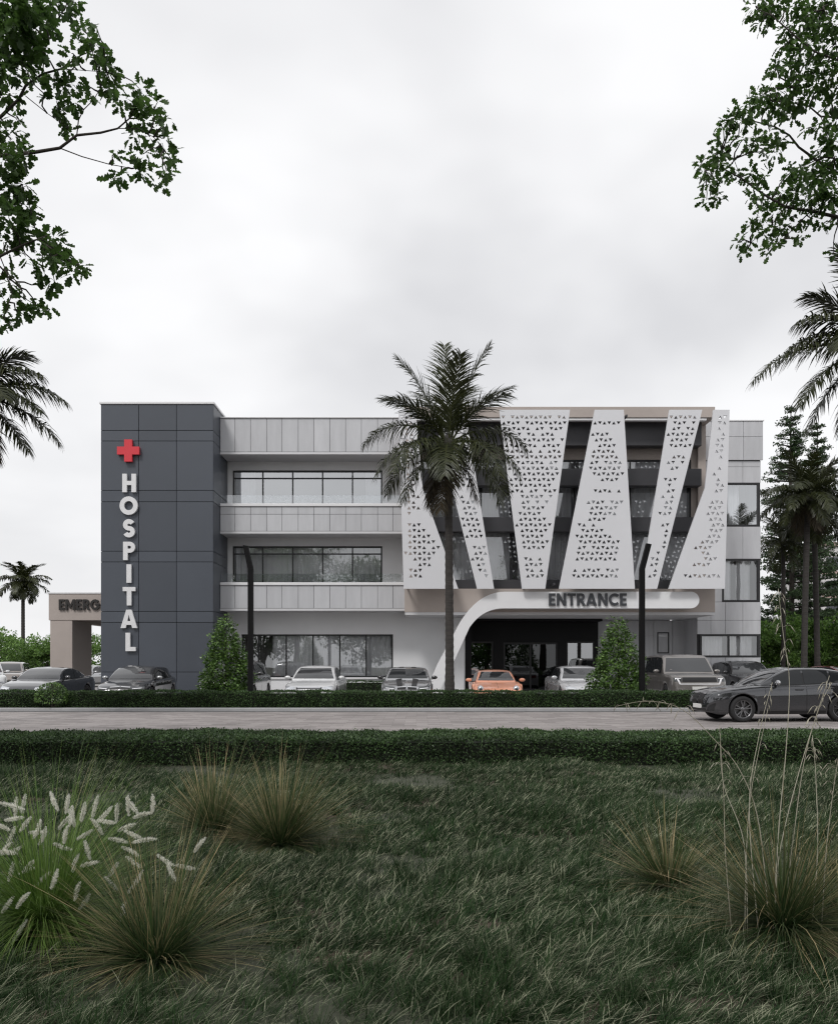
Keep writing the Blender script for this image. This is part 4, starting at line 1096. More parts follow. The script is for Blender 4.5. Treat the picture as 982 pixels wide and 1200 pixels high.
# ---- hedges
def hedge(name, x0, x1, y0, y1, z0, z1, leaf, dens_f, dens_t, label):
    def box_pts(n, face):
        u, v = G.random(n), G.random(n)
        if face == 'f': return np.stack([x0 + (x1 - x0) * u, y0 + .05 * (np.maximum(v - .8, 0) * 5) ** 2, z0 + (z1 - z0) * v], 1), np.array([0, -1, .15])
        if face == 't': return np.stack([x0 + (x1 - x0) * u, y0 - .02 + (y1 - y0 + .03) * v, z1 - .04 * (np.maximum(.1 - v, 0) * 10) ** 2], 1), np.array([0, 0, 1.])
        return np.stack([x0 + (x1 - x0) * u, np.full(n, y1), z0 + (z1 - z0) * v], 1), np.array([0, 1., 0])
    Ps = []; Ns = []
    for f, d, A in (('f', dens_f, (x1 - x0) * (z1 - z0)), ('t', dens_t, (x1 - x0) * (y1 - y0)), ('b', dens_f * .2, (x1 - x0) * (z1 - z0))):
        P, nn = box_pts(int(A * d), f)
        # clipped but uneven: low waves plus shoots
        wv = .010 * np.sin(P[:, 0] * 5.1 + P[:, 1] * 3) + .008 * np.sin(P[:, 0] * 11.7 + P[:, 2] * 9 + 1) + .014 * np.sin(P[:, 0] * 1.3)
        P = P + nn * (wv + G.normal(0, .014, len(P)) + (G.random(len(P)) < .04) * G.random(len(P)) * .03)[:, None]
        Ps.append(P); Ns.append(np.repeat(nn[None], len(P), 0))
    P = np.concatenate(Ps); Nn = np.concatenate(Ns); n = len(P)
    D = unit(Nn * .75 + rand_dirs(n) * .8 + np.array([0, 0, .25])); NN = unit(rand_dirs(n) * .7 + Nn * .3 + np.array([0, 0, .7]))
    V, Fc = leaf_arrays(P, D, NN, leaf * G.uniform(.65, 1.25, n), LEAF_QUAD, .2)
    t = tint_for(n, 4)
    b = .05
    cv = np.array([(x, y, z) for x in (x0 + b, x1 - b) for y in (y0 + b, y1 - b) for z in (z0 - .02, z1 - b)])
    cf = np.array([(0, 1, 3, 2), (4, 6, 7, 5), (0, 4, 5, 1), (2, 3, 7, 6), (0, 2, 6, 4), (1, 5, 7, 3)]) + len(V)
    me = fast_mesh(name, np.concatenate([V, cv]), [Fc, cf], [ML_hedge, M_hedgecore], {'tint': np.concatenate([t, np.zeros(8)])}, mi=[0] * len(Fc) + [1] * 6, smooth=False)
    tag(link_mesh(name, me), label, 'hedge')
hedge('box_hedge', -9.5, 9.5, 13.25, 14.85, .0, .375, .038, 3000, 3600, 'long low clipped hedge at the far edge of the lawn, nearer of the two')
hedge('box_hedge', -18, 22, 28.75, 29.5, .05, .60, .055, 1900, 1400, 'long clipped hedge between the brick road and the parked cars')
hedge('box_hedge', wx(405, 40.4), wx(508, 40.4), 40.2, 40.9, .0, .72, .07, 500, 350, 'short hedge against the white ground floor wall behind the parked cars')

# ---- leafy shrubs
def shrub(name, px, Y, h, r, label, n=3800, leaf=.095, cone=True, z0=0.0, grp=None):
    root = empty(name, (wx(px, Y), Y, z0), label=label, cat='shrub', group=grp)
    if cone:
        v = 1 - np.sqrt(G.random(n)) * .98; v = np.clip(v, .0, 1)
        a = G.random(n) * 2 * np.pi
        sd0 = px * .37
        prof = r * np.where(v < .15, .80 + v * 1.35, 1.0 - ((v - .15) / .85) ** 1.35 * .88)
        prof *= 1 + .17 * np.sin(a * 3 + v * 9 + sd0) + .15 * np.sin(a * 5 - v * 17 + 1 + sd0) + .10 * np.sin(v * 31 + a * 2 + sd0)
        rad = prof * (1 - np.abs(G.normal(0, .2, n))) + G.normal(0, .06, n)
        P = np.stack([rad * np.cos(a), rad * np.sin(a), .05 + v * h * .97], 1)
        O = np.stack([np.cos(a), np.sin(a), np.full(n, .45)], 1)
    else:
        O = rand_dirs(n); O[:, 2] = np.abs(O[:, 2]) * 1.0 - .25; O = unit(O)
        P = O * r * (1 - np.abs(G.normal(0, .1, n)))[:, None] + np.array([0, 0, h - r])
    D = unit(O + rand_dirs(n) * .75 + np.array([0, 0, -.15])); NN = unit(rand_dirs(n) * .6 + O * .4 + np.array([0, 0, .7]))
    V, Fc = leaf_arrays(P, D, NN, leaf * G.uniform(.6, 1.25, n), LEAF_DIAMOND, .25)
    clump = .5 + .5 * np.sin(P[:, 0] * 7 + 1) * np.sin(P[:, 2] * 6 + 2)
    t = np.repeat(np.clip(G.random(n) ** 1.5 * .8 + .2 * clump, 0, 1), 6)
    link_mesh('foliage', fast_mesh('foliage', V, [Fc], ML_shrub, {'tint': t}, smooth=False), root)
    m = MB(); m.tube([(0, 0, -.05), (.02, 0, h * .35), (0, .01, h * .75), (0, 0, h * .95)], [.045, .035, .02, .006], 7)
    for k in range(26):
        z = h * rnd.uniform(.08, .85); a = rnd.random() * 6.28; q = r * .75 * (1 - z / h)
        m.tube([(0, 0, z), (q * .5 * math.cos(a), q * .5 * math.sin(a), z + .08), (q * math.cos(a), q * math.sin(a), z + .2)], [.012, .008, .003], 5)
    m.build('trunk', M_bark, root)
shrub('cone_shrub', 264.5, 30.2, 3.3, .84, 'leafy green cone-shaped shrub left, between the charcoal tower and the white car', 9500, .11)
shrub('cone_shrub', 724, 30.2, 3.22, .90, 'leafy green cone-shaped shrub standing before the entrance, beside the right lamp post', 9500, .11)
shrub('ball_shrub', 61, 28.75, .92, .52, 'small round bush swelling out of the hedge below the canopy column', 1700, .06, False, 0)

# ---- trees with blobs of leaves on limbs
def limb(m, a, b, r0, r1, n=6, wob=.12, rg=rnd):
    a, b = Vector(a), Vector(b); pts = []; L = (b - a).length
    for i in range(n + 1):
        t = i / n
        p = a.lerp(b, t) + Vector((rg.uniform(-1, 1), rg.uniform(-1, 1), rg.uniform(-1, 1))) * L * wob * math.sin(math.pi * t) * .6
        p.z += L * .06 * math.sin(math.pi * t)
        pts.append(p)
    m.tube(pts, [r0 + (r1 - r0) * (i / n) for i in range(n + 1)], 7)
    return pts

def leaf_clumps(C, Rr, per, leaf, tmpl, down=.0, flat=.75, surf=.55):
    """clumps of leaves around centres C with radii Rr"""
    C = np.asarray(C); n = len(C)
    cnt = np.maximum(3, (per * (Rr / Rr.mean()) ** 2).astype(int))
    idx = np.repeat(np.arange(n), cnt); N = len(idx)
    d = rand_dirs(N); rr = G.random(N) ** surf
    P = C[idx] + d * (rr * Rr[idx])[:, None] * np.array([1, 1, flat])
    D = unit(d * .8 + rand_dirs(N) * .8 + np.array([0, 0, -down])); NN = unit(rand_dirs(N) * .8 + np.array([0, 0, 1.]))
    return (P, D, NN, leaf * G.uniform(.6, 1.2, N), tmpl)

def bushy_tree(name, X, Y, h, r, label, leaf=.2, clumps=70, per=60, mat=None, trunk=.14, grp=None, base=.25, cat='tree'):
    root = empty(name, (X, Y, 0), label=label, cat=cat, group=grp)
    m = MB(); top = limb(m, (0, 0, -.1), (rnd.uniform(-.3, .3), 0, h * .7), trunk, trunk * .4)
    C = []; Rr = []
    for k in range(clumps):
        while True:
            d = G.normal(size=3); d /= np.linalg.norm(d)
            q = d * G.random() ** .4
            p = np.array([q[0] * r, q[1] * r, h * base + (h * (1 - base)) * (.5 + .46 * q[2])])
            if p[2] > h * base * .7: break
        C.append(p * (1 + .0)); Rr.append(r * G.uniform(.14, .30))
        if k % 3 == 0:
            s = top[rnd.randint(1, len(top) - 1)]; limb(m, s, p, trunk * .3, .015, 4)
    m.build('trunk', M_bark, root)
    P, D, NN, S, T = leaf_clumps(C, np.array(Rr), per, leaf, LEAF_QUAD, .1)
    V, Fc = leaf_arrays(P, D, NN, S, T)
    link_mesh('crown', fast_mesh('crown', V, [Fc], mat or ML_bush, {'tint': tint_for(len(P), 4)}, smooth=False), root)
    return root
# left background, right background
bl = [(-14, 64, 4.2, 2.6, 'green bush at the far left edge beneath the small distant palm'), (30, 70, 3.9, 2.3, 'green bush in the gap left of the canopy column'),
      (56, 66, 3.7, 1.9, 'darker green bush just behind the canopy column'), (97, 67, 4.0, 2.1, 'green bush seen under the canopy, between column and tower')]
for px, Y, h, r, lab in bl: bushy_tree('bush', wx(px, Y), Y, h, r, lab, .2, 60, 90, trunk=.08, base=.12, grp='bushes behind the parking lot', cat='bush')
br = [(905, 50, 4.4, 1.7, 'green bush touching the corner of the right wing'), (925, 53, 4.9, 2.0, 'taller green bush right of the one at the wing corner'),
      (958, 52, 4.3, 2.0, 'broad green bush beneath the two right palm trunks'), (985, 50, 4.8, 1.9, 'green bush at the right edge of the picture')]
for px, Y, h, r, lab in br: bushy_tree('bush', wx(px, Y), Y, h, r, lab, .2, 70, 110, trunk=.08, base=.08, grp='bushes beside the right wing', cat='bush')

def tiered_tree(X, Y, h, r, label):
    root = empty('tiered_tree', (X, Y, 0), label=label, cat='tree')
    m = MB(); m.tube([(0, 0, -.1), (.05, 0, h * .4), (-.05, 0, h * .75), (0, 0, h * .98)], [.2, .15, .09, .02], 8)
    C = []; Rr = []
    z = h * .22
    while z < h * .985:
        f = (z - h * .22) / (h * .78); rr = r * (1 - f) ** .75 * G.uniform(.75, 1.1) + .18
        for k in range(7 if f < .8 else 5):
            a = G.random() * 6.28; q = rr * G.uniform(.5, 1.15)
            e = np.array([q * math.cos(a), q * math.sin(a), z + q * .12])
            m.tube([(0, 0, z - .1), tuple(e * np.array([.5, .5, 0]) + np.array([0, 0, z])), tuple(e)], [.05, .035, .012], 5)
            for u in (.45, .65, .85, 1.0):
                C.append(e * np.array([u, u, 0]) + np.array([0, 0, z + q * .12 * u]) + G.normal(0, .06, 3)); Rr.append(.13 + .24 * (1 - f) * G.uniform(.5, 1))
        z += h * .024 * G.uniform(.6, 1.4)
    m.build('trunk', M_bark, root)
    P, D, NN, S, T = leaf_clumps(C, np.array(Rr), 40, .15, LEAF_QUAD, .15, .5)
    V, Fc = leaf_arrays(P, D, NN, S, T)
    link_mesh('crown', fast_mesh('crown', V, [Fc], ML_conifer, {'tint': tint_for(len(P), 4)}, smooth=False), root)
tiered_tree(wx(927, 56), 56, wz(468, 56), 2.9, 'tall dark slender tree with tiered branches right of the hospital wing')
tiered_tree(wx(958, 62), 62, wz(492, 62), 2.9, 'second tiered tree, shorter and half hidden behind the near right palm')

# ---- palms
def frond_arrays(base, az, el0, droop, L, nl=46, lw=.035, ll=.75, hang=.55, roll=0.0, fwd=.22):
    """one pinnate frond: returns leaflets (V,F) and rachis points"""
    n = 22; pts = []; p = np.array(base, float); tg = []
    for i in range(n + 1):
        t = i / n; e = el0 - droop * t ** 1.25
        d = np.array([math.cos(az) * math.cos(e), math.sin(az) * math.cos(e), math.sin(e)])
        pts.append(p.copy()); tg.append(d); p = p + d * L / n
    pts = np.array(pts); tg = np.array(tg)
    tt = np.repeat(np.linspace(.13, .995, nl), 2); sd_ = np.tile([1., -1.], nl)
    tt = np.clip(tt + G.normal(0, .006, len(tt)), .1, 1)
    P = np.stack([np.interp(tt * n, range(n + 1), pts[:, k]) for k in range(3)], 1)
    T = unit(np.stack([np.interp(tt * n, range(n + 1), tg[:, k]) for k in range(3)], 1))
    Sv = np.tile(np.array([-math.sin(az), math.cos(az), 0]), (len(tt), 1)); U = np.cross(T, Sv); U *= np.sign(U[:, 2:3] + 1e-6)
    Sv = Sv * math.cos(roll) + U * math.sin(roll)
    fw = fwd + .62 * tt
    D = unit(Sv * sd_[:, None] + T * fw[:, None] + U * .10 + G.normal(0, .17, (len(tt), 3)))
    ln = ll * np.clip(np.sin(np.pi * (.14 + .80 * tt)) ** .7, .2, 1) * np.where(G.random(len(tt)) < .10, G.uniform(.3, .8, len(tt)), G.uniform(.82, 1.12, len(tt)))
    # leaflet as a drooping strip of 3 segments
    S = 3; V = np.zeros((len(tt), S + 1, 2, 3)); q = P.copy(); dd = D.copy()
    nrm = unit(np.cross(T, dd))
    wv = unit(np.cross(nrm, dd))
    for k in range(S + 1):
        wk = lw * (.6, 1.0, .75, .12)[k]
        V[:, k, 0] = q - wv * wk / 2; V[:, k, 1] = q + wv * wk / 2
        q = q + dd * (ln / S)[:, None]
        dd = unit(dd + np.array([0, 0, -hang * .55]))
    idx = np.arange(len(tt) * (S + 1) * 2).reshape(len(tt), S + 1, 2)
    Fc = np.stack([idx[:, :-1, 0], idx[:, :-1, 1], idx[:, 1:, 1], idx[:, 1:, 0]], -1).reshape(-1, 4)
    return V.reshape(-1, 3), Fc, pts

def palm(name, X, Y, h, label, fronds, L=3.4, tr=.16, lean=(0, 0), nl=46, lw=.035, ll=.75, grp=None, z0=0.0):
    root = empty(name, (X, Y, z0), label=label, cat='palm tree', group=grp)
    m = MB(); pts = []; rad = []
    n = 70
    for i in range(n + 1):
        t = i / n; z = h * t
        pts.append((lean[0] * t ** 1.5, lean[1] * t ** 1.5, z - (.1 if i == 0 else 0)))
        rad.append(tr * (1.25 - .35 * min(1, t * 6) - .12 * t) * (1 + (.06 if i % 2 else -.03)))
    m.tube(pts, rad, 14, 0)
    m.ball((lean[0], lean[1], h + .05), (tr * 1.25, tr * 1.25, .45), 0)
    m.build('trunk', M_palmbark, root)
    for (az, el, dr, lf, dry) in fronds:
        az, el, dr = R(az), R(el), R(dr)
        b = (lean[0] + .08 * math.cos(az), lean[1] + .08 * math.sin(az), h + .18)
        V, Fc, rp = frond_arrays(b, az, el, dr, L * lf, nl, lw, ll, .9 if dry else (.40 if el > R(53) else 1.0), 0.0, .75 if el > R(53) else .22)
        mm = MB(); mm.tube([tuple(p) for p in rp[::2]], [max(.006, .036 * (1 - i / 11.5)) for i in range(len(rp[::2]))], 5)
        o = len(V); V2 = np.concatenate([V, np.array(mm.v)]); quads = np.array([f for f in mm.f if len(f) == 4]) + o
        t = np.concatenate([tint_for(len(V) // 8, 8, .45), np.full(len(mm.v), .75)])
        link_mesh('frond', fast_mesh('frond', V2, [Fc, quads], ML_palmdry if dry else ML_palm, {'tint': t}, smooth=False), root)
    return root
def ring(n, el, dr, lf, a0=0, dry=False, j=8):
    return [(a0 + 360 * k / n + rnd.uniform(-j, j), el + rnd.uniform(-6, 6), dr + rnd.uniform(-10, 10), lf * rnd.uniform(.9, 1.08), dry) for k in range(n)]
mainf = [(100, 87, 16, 1.02, 0), (-5, 78, 24, 1.0, 0), (178, 72, 28, .96, 0), (4, 62, 46, .82, 0), (170, 58, 52, .80, 0), (-75, 76, 30, .82, 0), (60, 70, 45, .9, 0), (120, 66, 45, .9, 0), (-30, 56, 60, .75, 0), (-150, 54, 62, .75, 0),
         (181, 40, 100, .90, 0), (3, 36, 98, .84, 0), (-168, 8, 86, .84, 0), (-12, 8, 88, .84, 0), (-135, 3, 75, .85, 0), (-46, 2, 84, .82, 0), (158, -8, 66, .80, 0), (26, -4, 76, .82, 0),
         (-95, -14, 60, .68, 0), (-155, -34, 46, .76, 0), (-26, -28, 54, .84, 0), (85, 15, 80, .85, 0),
         (-165, -66, 20, .60, 1), (174, -74, 12, .66, 1), (-118, -72, 14, .68, 1), (-14, -54, 30, .60, 1)]
palm('palm_tree', wx(527, 29.2), 29.2, wz(526, 29.2), 'tall palm with slim trunk in the middle, crown crossing the perforated facade', mainf, 3.45, .155, (-.05, 0), nl=72, lw=.040, ll=.95)
gen = ring(7, 68, 45, .95) + ring(8, 38, 80, 1.0, 20) + ring(8, 8, 75, 1.0, 5) + ring(6, -25, 50, .85, 33) + ring(4, -62, 22, .65, 10, True)
back = lambda a: [(a + d, e, r, l, 0) for d, e, r, l in ((-70, 60, 55, .9), (-35, 35, 80, .95), (0, 60, 50, .95), (30, 20, 80, .95), (62, 40, 75, .9), (-55, 0, 70, .9), (10, -5, 70, .9), (50, -20, 60, .85), (-20, -50, 30, .75))]
leftf = [(2, 62, 70, .72, 0), (-6, 42, 72, .78, 0), (4, 24, 68, .95, 0), (-12, 8, 58, .82, 0), (6, -8, 50, .96, 0), (-6, -30, 34, .82, 0), (-40, 15, 70, .8, 0), (-20, -58, 22, .7, 1)] + back(180)
palm('palm_tree', wx(-38, 23), 23, wz(470, 23), 'big palm reaching in from the left edge, only its right fronds in view', leftf, 2.75, .16, nl=95, lw=.040, ll=.82)
rightf = [(182, 12, 66, 1.24, 0), (176, 34, 84, .86, 0), (184, 52, 84, .84, 0), (174, 68, 66, .84, 0), (186, 82, 30, .98, 0), (188, -14, 56, .95, 0), (172, -36, 40, .95, 0), (225, 20, 80, .85, 0), (178, -62, 20, .8, 1)] + back(0)
palm('palm_tree', wx(1026, 22.5), 22.5, wz(418, 22.5), 'big palm leaning in from the right edge, only its left fronds in view', rightf, 2.75, .16, nl=95, lw=.040, ll=.88)
palm('palm_tree', wx(942, 44), 44, wz(587, 44), 'mid-distance palm right of the wing, left of a close pair', gen, 2.8, .17, (.2, 0), nl=55, lw=.055, ll=.7)
gen2 = ring(7, 66, 45, .95, 11) + ring(8, 36, 80, 1.0, 40) + ring(8, 6, 75, 1.0, 25) + ring(6, -30, 50, .85, 3)
palm('palm_tree', wx(958, 47), 47, wz(600, 47), 'mid-distance palm right of the wing, right of a close pair', gen2, 2.8, .17, (-.2, 0), nl=55, lw=.055, ll=.7)
gen3 = ring(6, 66, 45, .95, 30) + ring(7, 30, 80, 1.0, 0) + ring(7, 0, 75, 1.0, 25) + ring(4, -45, 35, .8, 3)
palm('palm_tree', wx(918, 49), 49, wz(640, 49), 'lowest of the palms by the right wing, half hidden by the tiered tree', gen3, 2.3, .14, nl=30, lw=.05, ll=.55)
gen4 = ring(7, 62, 50, .95, 30) + ring(8, 30, 80, 1.0, 0) + ring(7, 0, 75, 1.0, 25) + ring(5, -40, 40, .85, 3)
palm('palm_tree', wx(27, 84), 84, wz(684, 84), 'small distant palm left of the emergency canopy', gen4, 2.75, .2, nl=40, lw=.09, ll=.8)

palm('palm_tree', 24.5, 15.0, 11.0, 'palm standing out of view to the right, mirrored in the corner window of the wing', gen, 3.0, .17, nl=60, lw=.045, ll=.75)
# ---- oaks framing the picture (they stand just outside it)
def oak(X, Y, h, label, twigs, limbs, hidden_side, leaf=.115, seed=1, dens=30):
    """twigs: leaf sprays at real points (x, y, z, r); limbs: branch polylines"""
    rg = random.Random(seed)
    root = empty('oak_tree', (X, Y, 0), label=label, cat='tree')
    O = np.array([X, Y, 0]); m = MB()
    tk = [Vector((0, 0, -.1)), Vector((.1, 0, h * .2)), Vector((-.05, .1, h * .4)), Vector((.1, 0, h * .6)), Vector((0, 0, h * .85))]
    m.tube(tk, [.36, .27, .22, .16, .05], 10)
    allpts = []
    for pl, r0, r1 in limbs:
        r0, r1 = r0 * .62, r1 * .8
        P = [Vector(p) - Vector(O) for p in pl]
        # root the limb in the trunk
        m.tube([tk[1].lerp(tk[3], min(1, max(0, (P[0].z - h * .25) / (h * .5))))] + P, [r0 * 1.7] + [r0 + (r1 - r0) * i / max(1, len(P) - 1) for i in range(len(P))], 7) if (P[0] - Vector((0, 0, P[0].z))).length < 7 and r0 > .03 else m.tube(P, [r0 + (r1 - r0) * i / max(1, len(P) - 1) for i in range(len(P))], 6)
        for a, b in zip(P[:-1], P[1:]):
            for t in (0, .33, .66): allpts.append(a.lerp(b, t))
        allpts.append(P[-1])
    C = []; Rr = []
    for (x, y, z, r) in twigs:
        p = Vector((x, y, z)) - Vector(O)
        s = min(allpts, key=lambda q: (q - p).length)
        if (s - p).length > .05: limb(m, s, p, .010, .004, 4, .14, rg)
        C.append(tuple(p)); Rr.append(r)
    nvis = len(C)
    # the rest of the crown, out of frame
    for k in range(240):
        d = G.normal(size=3); d /= np.linalg.norm(d); q = d * G.random() ** .35
        p = np.array([q[0] * 4.6, q[1] * 5.0, h * .62 + q[2] * h * .36])
        w_ = p + O
        if abs(w_[0]) < 491 * max(w_[1], .5) / F + .75 and w_[1] > .5 and hidden_side: continue
        if w_[1] < 2.5 and abs(w_[0]) < 3.0: continue
        C.append(p); Rr.append(G.uniform(.55, .95))
        if k % 3 == 0: limb(m, tk[rg.randint(2, 4)], Vector(p), .06, .01, 5, .14, rg)
    m.build('trunk', M_bark, root)
    C = np.array(C); Rr = np.array(Rr)
    P1, D1, N1, S1, T = leaf_clumps(C[:nvis], Rr[:nvis], dens, leaf, LEAF_OAK, .25, .9, .5)
    P2, D2, N2, S2, _ = leaf_clumps(C[nvis:], Rr[nvis:], 60, .17, LEAF_OAK, .1)
    P = np.concatenate([P1, P2]); 
    V, Fc = leaf_arrays(P, np.concatenate([D1, D2]), np.concatenate([N1, N2]), np.concatenate([S1, S2]), T, .12, .1)
    link_mesh('crown', fast_mesh('crown', V, [Fc], ML_oak, {'tint': tint_for(len(P), len(T))}, smooth=False), root)

def tw(lst, Y, jit, k=1.0, sc=1.0):
    out = []
    for (px, py, r) in lst:
        y = Y + rnd.uniform(-jit, jit)
        out.append((wx(px, y), y, wz(py, y), r * y / F * sc))
    return out
def pl(pts, Y, slope=0):
    out = []
    for i, (px, py) in enumerate(pts):
        y = Y + slope * i; out.append((wx(px, y), y, wz(py, y)))
    return out
LT = [(8, 8, 26), (30, 12, 24), (8, 45, 26), (34, 50, 20), (18, 28, 24), (40, 30, 20), (60, 4, 14), (78, 6, 12), (88, 2, 8), (58, 28, 9), (4, 80, 18), (26, 72, 16), (10, 110, 13),
      (98, 36, 10), (106, 50, 11), (113, 62, 11), (121, 72, 12), (127, 86, 12), (132, 102, 12), (137, 118, 9), (84, 62, 8), (76, 80, 7), (64, 96, 11), (77, 102, 11), (66, 118, 11), (76, 134, 11), (80, 150, 7), (88, 120, 7),
      (100, 104, 7), (108, 112, 6), (164, 104, 11), (160, 122, 12), (166, 140, 13), (156, 158, 9), (168, 180, 12), (166, 198, 9), (184, 120, 8), (195, 138, 10), (190, 162, 10), (199, 184, 10), (195, 200, 9), (192, 216, 7), (176, 160, 8),
      (133, 180, 6), (140, 206, 9), (133, 210, 6), (10, 160, 18), (24, 180, 15), (6, 190, 17), (24, 216, 17), (8, 222, 18), (26, 240, 16), (36, 246, 9), (10, 254, 17), (20, 272, 15), (44, 282, 13), (58, 276, 10), (66, 290, 12), (76, 304, 12), (86, 318, 10), (96, 314, 8), (60, 300, 12), (52, 320, 9), (64, 330, 8),
      (4, 284, 14), (10, 330, 9), (14, 318, 6), (30, 352, 9), (22, 366, 10), (44, 360, 8), (56, 364, 8), (6, 374, 12), (54, 336, 7), (30, 300, 6), (40, 310, 6), (4, 350, 8), (40, 92, 8), (50, 60, 8), (20, 140, 7), (88, 20, 5), (112, 28, 5)]
LY = 10.0
LL = [(pl([(-150, 215), (-60, 192), (0, 182), (40, 178), (70, 173), (90, 158), (118, 155), (138, 150), (152, 138)], LY), .045, .010),
      (pl([(90, 158), (92, 140), (98, 128), (110, 116), (118, 102)], LY), .012, .005), (pl([(70, 173), (96, 183), (128, 192), (150, 196)], LY), .011, .005), (pl([(138, 150), (160, 150), (180, 160), (192, 175)], LY), .008, .004),
      (pl([(-140, 230), (-60, 175), (0, 137), (22, 116), (30, 100), (50, 86), (72, 80), (95, 64), (110, 58)], LY + .25), .042, .008),
      (pl([(50, 86), (52, 60), (60, 40), (70, 20), (78, 4)], LY + .25), .012, .005), (pl([(30, 100), (24, 70), (14, 40), (6, 10)], LY + .25), .014, .006), (pl([(30, 112), (55, 132), (78, 148)], LY + .25), .008, .004), (pl([(72, 80), (100, 82), (125, 84)], LY + .25), .007, .004),
      (pl([(-120, 290), (-50, 300), (0, 300), (24, 288), (44, 280), (70, 298), (94, 314)], LY - .2), .035, .006), (pl([(-60, 320), (0, 312), (20, 330), (30, 350), (50, 362)], LY - .2), .014, .004), (pl([(0, 300), (10, 325), (14, 345), (4, 372)], LY - .2), .01, .005),
      (pl([(-90, 250), (-30, 240), (8, 225), (26, 216), (36, 246)], LY + .1), .02, .006), (pl([(0, 182), (10, 165), (24, 180)], LY), .008, .004)]
oak(-10.2, 9.8, 13.5, 'oak with lobed leaves hanging into the upper left corner', tw(LT, LY, .35, sc=1.0), LL, True, .125, 3, 27)
RT = [(886, 8, 14), (898, 14, 14), (892, 26, 10), (908, 6, 14), (926, 8, 12), (940, 24, 14), (934, 44, 12), (952, 12, 14), (966, 6, 14), (976, 28, 16), (958, 34, 14), (922, 34, 10), (950, 50, 14), (972, 56, 16), (936, 60, 14), (920, 52, 9), (912, 74, 8), (906, 80, 7), (926, 76, 12), (946, 78, 14), (966, 80, 15), (978, 86, 14), (938, 94, 13), (956, 100, 12), (974, 106, 13),
      (898, 110, 7), (912, 108, 10), (924, 104, 10), (890, 112, 9), (882, 124, 10), (866, 128, 9), (860, 138, 10), (850, 148, 9), (874, 138, 10), (896, 124, 12), (912, 124, 11), (930, 118, 12), (944, 114, 10), (928, 134, 10), (902, 154, 10), (888, 164, 8), (880, 170, 9), (908, 178, 11), (916, 164, 8), (872, 162, 8), (896, 176, 6),
      (976, 122, 12), (980, 140, 13), (960, 150, 10), (974, 164, 12), (964, 174, 11), (980, 186, 13), (945, 150, 6), (840, 160, 6), (836, 180, 10), (846, 184, 9), (820, 194, 8), (826, 202, 8), (832, 216, 9), (828, 234, 7), (840, 230, 9), (846, 208, 8), (856, 194, 8), (860, 206, 7), (852, 170, 6), (838, 200, 7),
      (876, 204, 9), (886, 214, 10), (896, 206, 9), (882, 230, 9), (892, 238, 8), (906, 234, 10), (916, 226, 10), (926, 202, 10), (936, 196, 9), (922, 240, 11), (932, 226, 10), (952, 196, 12), (962, 206, 13), (976, 204, 14), (960, 224, 13), (976, 226, 14), (948, 236, 12), (968, 238, 11), (936, 212, 11), (948, 216, 11),
      (906, 250, 10), (890, 254, 9), (880, 264, 8), (896, 274, 8), (906, 268, 9), (864, 283, 6), (876, 284, 8), (873, 297, 6), (900, 294, 7), (906, 284, 8), (920, 264, 9), (936, 260, 8), (937, 278, 8), (916, 278, 7), (977, 296, 6), (950, 256, 8), (965, 262, 7), (980, 256, 8)]
RY = 10.6
RLb = [(pl([(1120, 280), (1040, 262), (982, 254), (950, 247), (920, 242), (896, 228), (868, 208), (845, 196), (826, 200)], RY), .045, .006), (pl([(950, 247), (935, 262), (918, 280), (900, 292)], RY), .012, .004), (pl([(920, 242), (905, 262), (880, 284)], RY), .010, .004),
       (pl([(1100, 240), (1030, 214), (982, 203), (958, 188), (936, 172), (925, 158), (908, 148), (885, 142), (866, 140)], RY + .3), .04, .006), (pl([(925, 158), (912, 166), (905, 178)], RY + .3), .007, .004), (pl([(868, 208), (860, 186), (846, 178)], RY), .007, .004),
       (pl([(1090, 170), (1030, 145), (982, 137), (962, 136), (948, 124), (930, 120), (905, 118)], RY + .1), .03, .006), (pl([(1080, 110), (1020, 80), (982, 70), (955, 60), (930, 40), (905, 18), (888, 10)], RY - .2), .03, .006), (pl([(955, 60), (940, 80), (925, 100)], RY - .2), .01, .004), (pl([(982, 70), (978, 40), (966, 10)], RY - .2), .012, .005), (pl([(896, 228), (890, 245), (884, 262)], RY), .008, .004), (pl([(962, 136), (970, 160), (978, 185)], RY), .008, .004)]
oak(10.6, 10.2, 13.5, 'oak with dense small leaves hanging into the upper right corner', tw(RT, RY, .35, sc=1.0), RLb, True, .092, 5, 33)
# trees across the street behind the camera, mirrored in the hospital windows
def street_oak(X, Y, h, r, label): bushy_tree('street_tree', X, Y, h, r, label, .34, 170, 110, ML_oak, .32, 'street trees behind the viewer', .1)
street_oak(-16, -9, 15.5, 5.6, 'leafy street tree behind the viewer, mirrored in the left windows')
street_oak(-5.5, -13, 13.5, 5.2, 'leafy street tree behind the viewer, mirrored in the middle windows')
street_oak(7.5, -15, 10.5, 5.4, 'leafy street tree behind the viewer, mirrored in the entrance glass')
# ------------------------------------------------------------------ lawn grass
def noise2(x, y, s, seed):
    g = np.random.default_rng(seed); out = np.zeros_like(x)
    for k in range(6):
        a = g.random() * 6.28; f = s * g.uniform(.6, 1.7)
        out += np.sin((x * np.cos(a) + y * np.sin(a)) * f + g.random() * 6.28)
    return out / 6 * 1.6

